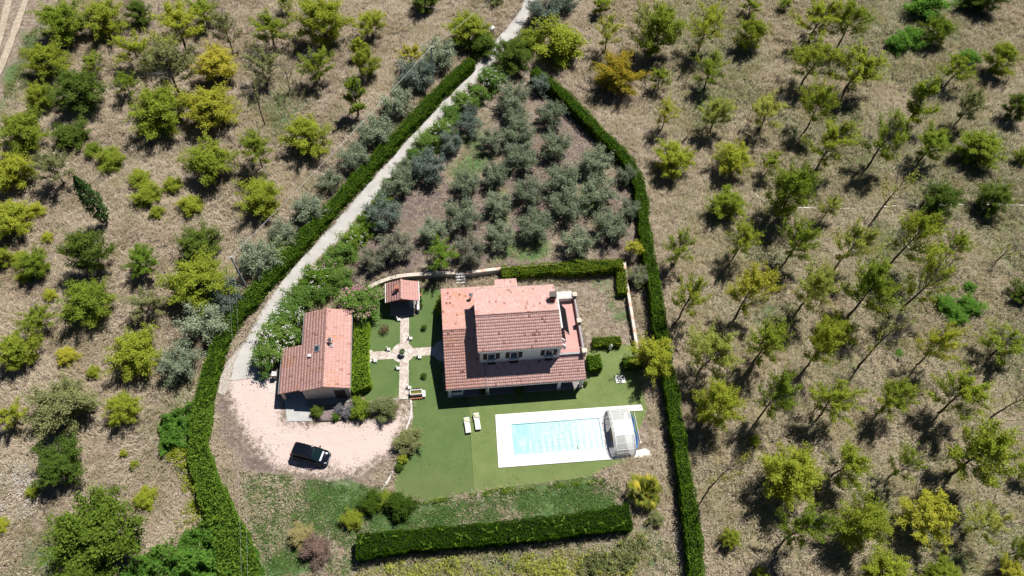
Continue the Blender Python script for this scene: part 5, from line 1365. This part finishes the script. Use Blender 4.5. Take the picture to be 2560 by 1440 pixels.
# fan palm
g = G(1614, 1226, 1.5); palm = thing('fan_palm', 'yellow-green fan palm standing between pool deck and right hedge', 'palm', (g[0], g[1], 0))
mb = MB(); mb.tube([(0, 0, -.1), (0, 0, 1.3)], [.4, .3], 10)
for k in range(60): a = k * 2.4; mb.tube([(.33 * math.cos(a), .33 * math.sin(a), .1 + k * .02), (.5 * math.cos(a), .5 * math.sin(a), .28 + k * .02)], [.05, .02], 4)
mb.build('trunk', BARK, palm)
V = []; T = []; RR = []; st_m = MB()
for k in range(46):
    a = k * 2.39996 + rng.normal(0, .15); f = (k + rng.random()) / 46; el = R_(84 - 92 * f ** .85 + rng.normal(0, 7)); Ls = .5 + .8 * min(1, f * 1.5) + rng.normal(0, .14)
    d = Vector((math.cos(a) * math.cos(el), math.sin(a) * math.cos(el), math.sin(el))); o = Vector((0, 0, 1.3)); hub = o + d * Ls
    st_m.tube([o, hub], [.025, .018], 4, cap=False)
    s = Vector((-math.sin(a), math.cos(a), 0)); up_ = s.cross(d); up_ = up_ if up_.z > 0 else -up_; rc = min(1, rng.random() * .8 + (.45 if rng.random() < .3 else 0)); tw_ = rng.normal(0, .35); s = (s * math.cos(tw_) + up_ * math.sin(tw_)).normalized()
    for j in range(13):
        t_ = (j / 12 - .5) * 2; an = t_ * 1.5; bd = (d * math.cos(an) + s * math.sin(an)).normalized(); bl = 1.0 * (1 - .3 * abs(t_)) * rng.uniform(.8, 1.1)
        tip = hub + bd * bl + Vector((0, 0, -.32 * bl * rng.uniform(.3, 1.3))); mid = hub + bd * bl * .5 + up_ * .05; w_ = bd.cross(up_ + s * .4 * t_).normalized() * .06
        i0 = len(V); V += [tuple(hub), tuple(mid - w_), tuple(mid + w_), tuple(tip)]; T += [(i0, i0 + 1, i0 + 2), (i0 + 1, i0 + 3, i0 + 2)]; RR += [min(1, max(0, rc + rng.normal(0, .12)))] * 2
st_m.build('stalks', LM['mid'], palm)
link('fronds', np_mesh('fronds', V, F3=T, rnd=RR), palm, L['PALM'])


# ------------------------------------------------------------------ hedges
def hedge(label, px, w, h, col, zpx=None, dens=62, ls=.085, wob=.18, strays=0, base=0, cap=True, name='hedge'):
    zc_ = float(np.mean(h)) if zpx is None else zpx
    Pth = resample(chaikin(np.array([G(a, b_, zc_)[:2] for a, b_ in px]), 2), .6)
    k = len(Pth); o = Pth[0].copy(); Pth = Pth - o
    tt = np.gradient(Pth, axis=0); tt /= np.linalg.norm(tt, axis=1)[:, None]; nn = np.stack([-tt[:, 1], tt[:, 0]], 1)
    Ls = np.r_[0, np.cumsum(np.linalg.norm(np.diff(Pth, axis=0), axis=1))]; Lt = Ls[-1]
    ws = np.interp(np.linspace(0, 1, k), np.linspace(0, 1, len(w)), w) if hasattr(w, '__len__') else np.full(k, w)
    hs2 = np.interp(np.linspace(0, 1, k), np.linspace(0, 1, len(h)), h) if hasattr(h, '__len__') else np.full(k, h)
    ws = ws * (1 + wob * (fbm(Pth[:, 0] + o[0], Pth[:, 1] + o[1], .5) - .5) * 1.4); hs2 = hs2 * (1 + wob * .6 * (fbm(Pth[:, 0] + 9 + o[0], Pth[:, 1] + o[1], .7) - .5))
    t_ = thing(name, label, 'hedge', (o[0], o[1], base))
    # inner mass
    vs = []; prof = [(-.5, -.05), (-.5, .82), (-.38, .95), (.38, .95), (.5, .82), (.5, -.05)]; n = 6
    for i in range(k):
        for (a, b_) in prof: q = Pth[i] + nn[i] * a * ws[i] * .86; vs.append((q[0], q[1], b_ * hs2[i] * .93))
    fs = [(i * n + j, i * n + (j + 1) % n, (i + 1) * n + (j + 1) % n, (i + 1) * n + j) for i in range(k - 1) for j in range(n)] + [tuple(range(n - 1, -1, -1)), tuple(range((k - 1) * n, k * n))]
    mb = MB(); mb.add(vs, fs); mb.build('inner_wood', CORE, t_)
    rg = np.random.default_rng(int(abs(px[0][0] * 13 + px[0][1]))); dens = dens * 2
    per = np.mean(ws) + 2 * np.mean(hs2); N_ = int(Lt * per * dens)
    s = rg.random(N_) * Lt; W_ = np.interp(s, Ls, ws); Hh_ = np.interp(s, Ls, hs2)
    u = rg.random(N_) * (W_ + 2 * Hh_)
    lat = np.where(u < Hh_, -.5, np.where(u < Hh_ + W_, (u - Hh_) / W_ - .5, .5)); zz = np.where(u < Hh_, u / Hh_, np.where(u < Hh_ + W_, 1.0, 1 - (u - Hh_ - W_) / Hh_))
    # rounded shoulders
    sh = np.clip((np.abs(lat) - .36) / .14, 0, 1); zz = np.where(zz >= .99, 1 - .10 * sh ** 2, zz)
    pos_ = np.stack([np.interp(s, Ls, Pth[:, 0]), np.interp(s, Ls, Pth[:, 1])], 1); nr = np.stack([np.interp(s, Ls, nn[:, 0]), np.interp(s, Ls, nn[:, 1])], 1)
    inw = rg.uniform(-.12, .05, N_) + .3 * (vnoise(pos_[:, 0] * 1 + lat * 4 + o[0], pos_[:, 1] + zz * 3 + o[1], 1.5) - .5)
    XYp = pos_ + nr * (lat * (W_ + 2 * inw))[:, None]; Zp = zz * Hh_ + np.where(zz > .85, inw, 0)
    PP = np.stack([XYp[:, 0], XYp[:, 1], np.clip(Zp, .03, None)], 1)
    # ends
    ne = int(dens * np.mean(hs2) * np.mean(ws))
    for e_, sg in ((0, -1), (k - 1, 1)):
        la = rg.uniform(-.5, .5, ne); ze = rg.random(ne); q = Pth[e_] + nn[e_] * (la * ws[e_])[:, None] + tt[e_] * (sg * rg.uniform(-.05, .12, ne))[:, None]
        PP = np.concatenate([PP, np.stack([q[:, 0], q[:, 1], ze * hs2[e_]], 1)])
    rr = rg.random(len(PP)) * .7 + .3 * vnoise(PP[:, 0] + o[0], PP[:, 1] + o[1], 1.1)
    V, Fq = leaf_quads(PP, ls, .55, up=.25, rg=rg); link('foliage', np_mesh('foliage', V, F4=Fq, rnd=rr), t_, L[col])
    if strays:
        V = []; Q = []
        for _ in range(strays):
            i = rg.integers(0, k); q = Pth[i] + nn[i] * rg.uniform(-.5, .5) * ws[i]; d = rg.normal(0, 1, 3); d[2] = abs(d[2]) + .3; d /= np.linalg.norm(d)
            for j in range(14): Q.append(np.array([q[0], q[1], hs2[i]]) + d * j * .07 + rg.normal(0, .04, 3))
        V, Fq = leaf_quads(np.array(Q), .12, .5, rg=rg); link('stray_shoots', np_mesh('stray_shoots', V, F4=Fq, rnd=rg.random(len(Q))), t_, L['BR'])['kind'] = 'stuff'
    return t_


hedge('long clipped green hedge along the left side of the driveway', [(1178, 146), (1130, 190), (1080, 240), (1010, 315), (950, 378), (890, 443), (840, 500), (785, 560), (728, 622), (675, 680), (622, 740), (575, 795), (545, 850), (528, 905), (512, 955), (503, 1000)], 1.85, 2.0, 'HED', dens=60, strays=24, wob=.3)
hedge('overgrown green hedge running down from the gravel yard to the bottom edge', [(503, 1000), (497, 1050), (490, 1100), (497, 1150), (513, 1200), (535, 1255), (560, 1310), (585, 1370), (605, 1460)], [1.9, 2.2, 2.3, 2.4, 2.6, 3.0, 3.4], 1.9, 'BR', dens=62, ls=.11, wob=.55, strays=90)
hedge('long clipped hedge bounding the property on the right side', [(1335, 172), (1372, 195), (1410, 228), (1470, 292), (1530, 350), (1575, 398), (1600, 450), (1608, 500), (1612, 560), (1625, 640), (1638, 700), (1648, 770), (1656, 830), (1668, 900), (1680, 960), (1692, 1040), (1705, 1120), (1716, 1190), (1728, 1270), (1738, 1340), (1748, 1460)], [1.55, 1.6, 1.6, 1.55, 1.6, 1.65], 2.4, 'HED', dens=60, strays=10, wob=.34)
hedge('yellowish clipped hedge behind the villa above the garden wall', [(1256, 676), (1330, 670), (1420, 664), (1500, 660), (1556, 655)], 1.6, 1.8, 'HEDY', dens=75, wob=.4)
hedge('short hedge turning down along the top of the east wall', [(1554, 672), (1556, 700), (1557, 730)], 1.2, 1.2, 'HEDY', dens=75)
hedge('wide dark green clipped hedge along the bottom below the lawn', [(892, 1364), (1000, 1350), (1100, 1342), (1200, 1333), (1300, 1325), (1400, 1313), (1480, 1302), (1576, 1289)], [2.4, 2.2, 2.15, 2.2, 2.6], 2.1, 'HED2', dens=62, strays=40, wob=.16)
hedge('lime green hedge along the east wall of the garage', [(903, 806), (902, 850), (900, 900), (898, 950), (905, 968)], [2.1, 1.7, 1.8, 1.9, 2.3], [1.5, 1.5, 1.5, 1.6], 'HEDB', dens=80, wob=.3)
hedge('low clipped box hedge on the lawn right of the villa terrace', [(1485, 852), (1552, 848)], 1.15, 1.1, 'HEDY', dens=90, ls=.07, wob=.08)
hedge('round clipped bush against the east end of the villa porch', [(1473, 904), (1502, 901)], 1.9, 1.5, 'HED', dens=90, ls=.08, wob=.1)
hedge('small clipped green hedge beside the golden tree', [(1562, 905), (1610, 902)], 1.4, 1.2, 'HED', dens=80, ls=.08, wob=.15)

# ------------------------------------------------------------------ scrub, reeds, flowers and dry grass
def scatter(poly, n, rg):
    P = poly_px(poly); lo, hi = P.min(0), P.max(0); A = []
    while sum(map(len, A)) < n:
        q = rg.uniform(lo, hi, (n * 2, 2)); q = q[inside(q, P)]; q = q[fbm(q[:, 0], q[:, 1], .5) > rg.uniform(.15, .55, len(q))]; A.append(q)
    return np.concatenate(A)[:n]


def thicket(name, label, poly, n, hmax, col, ls=.12, seed=1):
    n = int(n * 1.7); rg = np.random.default_rng(seed); q = scatter(poly, n, rg); q = q[rg.random(n) < np.clip(sdf(q, poly_px(poly)) / 1.2 + (fbm(q[:, 0], q[:, 1], .8) - .5) * 2.4 + .25, 0, 1)]; n = len(q); h = hmax * (.12 + 1.9 * fbm(q[:, 0], q[:, 1] + 60, 1.3) ** 2 + .7 * np.clip(fbm(q[:, 0] + 33, q[:, 1], .45) - .2, 0, 1))
    # keep the crowns of the mass, with a little depth
    P = np.stack([q[:, 0], q[:, 1], h * rg.uniform(.55, 1.05, n)], 1)
    V, Fq = leaf_quads(P, ls, .5, up=.3, rg=rg); o = link(name, np_mesh(name, V, F4=Fq, rnd=np.clip(.6 * rg.random(n) + .4 * fbm(q[:, 0], q[:, 1], 1.5), 0, 1)), None, L[col])
    o['label'] = label; o['kind'] = 'stuff'; return o


thicket('bramble_thicket', 'bright green bramble mass at the bottom left corner of the hedge', [(430, 1330), (520, 1300), (600, 1330), (660, 1390), (670, 1460), (300, 1460), (330, 1400)], 26000, 1.5, 'BRAM', seed=3)
thicket('scrub', 'yellowish scrub along the outside of the overgrown hedge', [(405, 1130), (470, 1090), (495, 1180), (520, 1260), (560, 1330), (520, 1400), (420, 1350), (470, 1250), (440, 1180)], 7000, .8, 'Y', seed=4)
thicket('scrub', 'green creeper spilling over the hedge beside the gravel yard', [(400, 1060), (440, 1030), (500, 1010), (520, 1080), (500, 1130), (440, 1120), (410, 1150)], 8000, 1.3, 'BRAM', seed=6)
thicket('weeds', 'mixed yellow-green weeds along the bottom edge', [(880, 1440), (1000, 1400), (1250, 1390), (1480, 1370), (1610, 1330), (1640, 1380), (1560, 1460), (870, 1460)], 6000, .8, 'S', seed=7)
thicket('weeds', 'dull green scrub below the right end of the bottom hedge', [(1460, 1390), (1600, 1335), (1625, 1375), (1560, 1440), (1440, 1450)], 5000, .9, 'K', seed=8)
thicket('weeds', 'green weeds fringing the lower edge of the lawn', [(1240, 1222), (1400, 1208), (1510, 1198), (1512, 1208), (1400, 1220), (1260, 1236), (1130, 1252), (1030, 1264), (1030, 1252), (1130, 1243)], 2400, .3, 'BR', .09, seed=9)
thicket('ground_ivy', 'patchy green ground cover between the lawn and the bottom hedge', SOUTH_PX, 26000, .13, 'IVY', .085, seed=10)
thicket('weeds', 'green plants beside the upper left track', [(60, 100), (95, 60), (110, 150), (60, 240), (20, 280), (10, 230)], 2600, .4, 'K', .12, seed=14)
def flowers(name, label, poly, n, col, ls, seed, h=.35):
    rg = np.random.default_rng(seed); q = scatter(poly, n, rg); V, Fq = leaf_quads(np.stack([q[:, 0], q[:, 1], rg.uniform(.15, h, n)], 1), ls, .9, up=1.2, rg=rg)
    o = link(name, np_mesh(name, V, F4=Fq, rnd=rg.random(n)), None, L[col]); o['label'] = label; o['kind'] = 'stuff'
flowers('wild_flowers', 'drift of white wild flowers at the lower left edge', [(-20, 1150), (60, 1150), (105, 1210), (90, 1290), (30, 1310), (-20, 1290)], 1500, 'WH', .065, 21)
flowers('wild_flowers', 'white wild flowers under the upper left trees', [(60, 250), (120, 240), (150, 290), (130, 350), (80, 320), (70, 290)], 420, 'WH', .065, 22)
flowers('wild_flowers', 'white wild flowers beside the foot of the right hedge', [(1680, 1330), (1712, 1350), (1722, 1440), (1700, 1450)], 260, 'WH', .07, 23)
flowers('wild_flowers', 'white wild flowers in the weeds below the bottom hedge', [(1430, 1360), (1560, 1345), (1540, 1390), (1440, 1400)], 240, 'WH', .07, 24)
rd = thing('reed_clump', 'pale green reed clump beside the olives at the drive hedge', 'reeds', tuple(Gg(700, 645)))
rg = np.random.default_rng(3); V = []; T = []
for k in range(150):
    a = rg.uniform(0, 2 * PI); x, y = rg.normal(0, .8, 2); l = rg.uniform(.5, 1.1); z0 = rg.uniform(.8, 2.2); d = np.array([math.cos(a), math.sin(a), .2]); s = np.array([-math.sin(a), math.cos(a), 0]) * .05; p0 = np.array([x, y, z0]); i0 = len(V)
    V += [p0 - s, p0 + s, p0 + d * l * .6 + [0, 0, .1] - s, p0 + d * l * .6 + [0, 0, .1] + s, p0 + d * l + [0, 0, -.15]]; T += [(i0, i0 + 1, i0 + 3), (i0, i0 + 3, i0 + 2), (i0 + 2, i0 + 3, i0 + 4)]
link('blades', np_mesh('blades', V, F3=T, rnd=rg.random(len(T))), rd, L['REED'])
mb = MB()
for k in range(40): x, y = rg.normal(0, .7, 2); mb.tube([(x, y, -.05), (x * 1.05, y * 1.05, 2.0)], .015, 4)
mb.build('canes', LM['mid'], rd)

# dry grass: bent blades in tufts, thick in the orchards, thin in the grove and yard
def grass():
    rg = np.random.default_rng(99)
    n = 230000
    # even cover of the picture: candidates spread over the seen ground
    q = np.stack([rg.uniform(-80, 104, n * 2), rg.uniform(6, 130, n * 2)], 1)
    c0 = poly_px([(-60, -60), (2620, -60), (2620, 1500), (-60, 1500)]); q = q[inside(q, c0)]
    gv, gr, so, grove, ve, ya, sth = masks(q[:, 0], q[:, 1])
    keep = 1 - np.clip(gv * 1.6, 0, 1); keep *= 1 - .72 * grove; keep *= 1 - .8 * ve; keep *= 1 - .72 * ya; keep *= 1 - .92 * sth * np.clip(.3 + gr * 1.4, 0, 1)
    ok = rg.random(len(q)) < keep * np.clip(.1 + 2.2 * (fbm(q[:, 0], q[:, 1], .9) - .2), .12, 1.0)
    for poly in (TURF, POOLSITE, dpoly, poly_px(VS)): ok &= ~inside(q, poly)
    foot = np.array([HW(*a) for a in ((-.2, -.2), (17.3, -.2), (17.3, 15.4), (-.2, 15.4))]); ok &= ~inside(q, foot)
    ok &= ~inside(q, np.array([HW(*a) for a in ((-19.8, -1.6), (-8.9, -1.6), (-8.9, 12), (-17, 12), (-17, 7.5), (-19.8, 7.5))]))
    q = q[ok]; gr = gr[ok]; big = 1 - .5 * np.clip(grove[ok] + ya[ok] + sth[ok] + ve[ok], 0, 1)
    m = len(q); z = gz(q[:, 0], q[:, 1])
    B = 7; a0 = fbm(q[:, 0], q[:, 1], .12) * 12
    cen = np.repeat(q, B, 0) + rg.normal(0, .13, (m * B, 2)); zz = np.repeat(z, B); bg = np.repeat(big, B)
    a = np.repeat(a0, B) + rg.normal(0, 1.1, m * B); l = rg.uniform(.28, .75, m * B) * bg; up = rg.uniform(.08, .7, m * B) * bg
    d = np.stack([np.cos(a), np.sin(a)], 1); s = np.stack([-d[:, 1], d[:, 0]], 1) * (rg.uniform(.010, .026, m * B))[:, None]
    p0 = np.c_[cen - s, zz]; p1 = np.c_[cen + s, zz]; p2 = np.c_[cen + d * (l * .55)[:, None] + s * .7, zz + up]; p3 = np.c_[cen + d * (l * .55)[:, None] - s * .7, zz + up]; p4 = np.c_[cen + d * l[:, None], zz + up * .75]
    V = np.stack([p0, p1, p2, p3, p4], 1).reshape(-1, 3); i0 = np.arange(m * B) * 5
    F4 = np.stack([i0, i0 + 1, i0 + 2, i0 + 3], 1); F3 = np.stack([i0 + 3, i0 + 2, i0 + 4], 1)
    green = rg.random(m * B) < np.repeat(gr, B) * .85
    rr = np.where(green, .78 + .22 * rg.random(m * B), .70 * rg.random(m * B))
    mt = bpy.data.materials.new('dry_grass_mat'); mt.use_nodes = True; t = mt.node_tree
    b = t.nodes['Principled BSDF']; r = attr(t, 'rnd')
    col = ramp(t, r, [(0, (.22, .165, .12)), (.35, (.52, .425, .305)), (.68, (.75, .645, .485)), (.74, (.06, .10, .03)), (1, (.16, .22, .065))])
    p = pos(t); col = mix(t, math_(t, 'MULTIPLY', sstep(t, noise(t, .22, 4, .6, p), .45, .65), .5), col, (.27, .245, .10))
    col = mix(t, math_(t, 'MULTIPLY', sstep(t, noise(t, .13, 3, .6, p), .5, .7), .35), col, (.46, .34, .22))
    t.links.new(col, b.inputs['Base Color']); b.inputs['Roughness'].default_value = .8; b.inputs['Specular IOR Level'].default_value = .15
    o = link('dry_grass', np_mesh('dry_grass', V, F4=F4, F3=F3, rnd=np.r_[rr, rr]), None, mt); o['kind'] = 'stuff'; o['label'] = 'tufts of dry straw-coloured grass covering the orchard floor'


grass()

# ------------------------------------------------------------------ say which one each tree and bush is
MARKS = [('slim cypress', 228, 500), ('concrete utility pole', 598, 685), ('orange-leaved tree', 1545, 178), ('fan palm', 1615, 1228), ('big round tree', 237, 1322), ('gate pillar', 1230, 82), ('dirt track', 20, 110), ('bright brambles', 2400, 765), ('bright yellow tree', 518, 262), ('garden steps', 1152, 692), ('pavilion', 1005, 728), ('garage', 790, 880), ('top edge', 1900, 0), ('upper right corner', 2560, 0), ('lower right corner', 2560, 1440), ('right end of the pipe', 2540, 514), ('left end of the pipe', 1845, 455), ('golden tree', 1636, 885), ('gravel yard', 800, 1090), ('bottom hedge', 1240, 1335), ('left edge', 0, 700), ('upper utility pole', 1084, 170), ('yellow fig', 1587, 617), ('bright green fig', 1104, 634), ('right hedge top', 1340, 170), ('big dense tree', 1402, 98), ('large pale tree', 1972, 1163), ('drive bend', 600, 900)]
ORD = ['nearest', 'second nearest', 'third nearest', 'fourth nearest', 'fifth nearest', 'sixth nearest', 'seventh nearest', 'eighth nearest', 'ninth nearest', 'tenth nearest', 'eleventh nearest', 'twelfth nearest']
UNIQUE = {}
for o, look, px in TREES: UNIQUE.setdefault(look, []).append((o, px))
for look, L_ in UNIQUE.items():
    if len(L_) == 1: L_[0][0]['label'] = 'only ' + look + (' in the orchards' if False and 'orchard' in look or 'low' in look else ''); continue
    grp = {}
    for o, px in L_:
        best = min((m for m in MARKS if math.hypot(px[0] - m[1], px[1] - m[2]) > 25), key=lambda m: math.hypot(px[0] - m[1], px[1] - m[2]))
        grp.setdefault(best, []).append((math.hypot(px[0] - best[1], px[1] - best[2]), o, px))
    for mk_, it in grp.items():
        it.sort(key=lambda q: q[0])
        for i, (d_, o, px) in enumerate(it):
            dx, dy = px[0] - mk_[1], px[1] - mk_[2]
            w = ('above' if dy < 0 else 'below') if abs(dy) > 1.6 * abs(dx) else (('left of' if dx < 0 else 'right of') if abs(dx) > 1.6 * abs(dy) else ('above left of' if dy < 0 and dx < 0 else 'above right of' if dy < 0 else 'below left of' if dx < 0 else 'below right of'))
            same = [q for q in it if q[1] is o or True]
            o['label'] = '%s, %s %s the %s' % (look, ORD[min(i, 11)], w, mk_[0]) if len(it) > 1 else '%s just %s the %s' % (look, w, mk_[0])
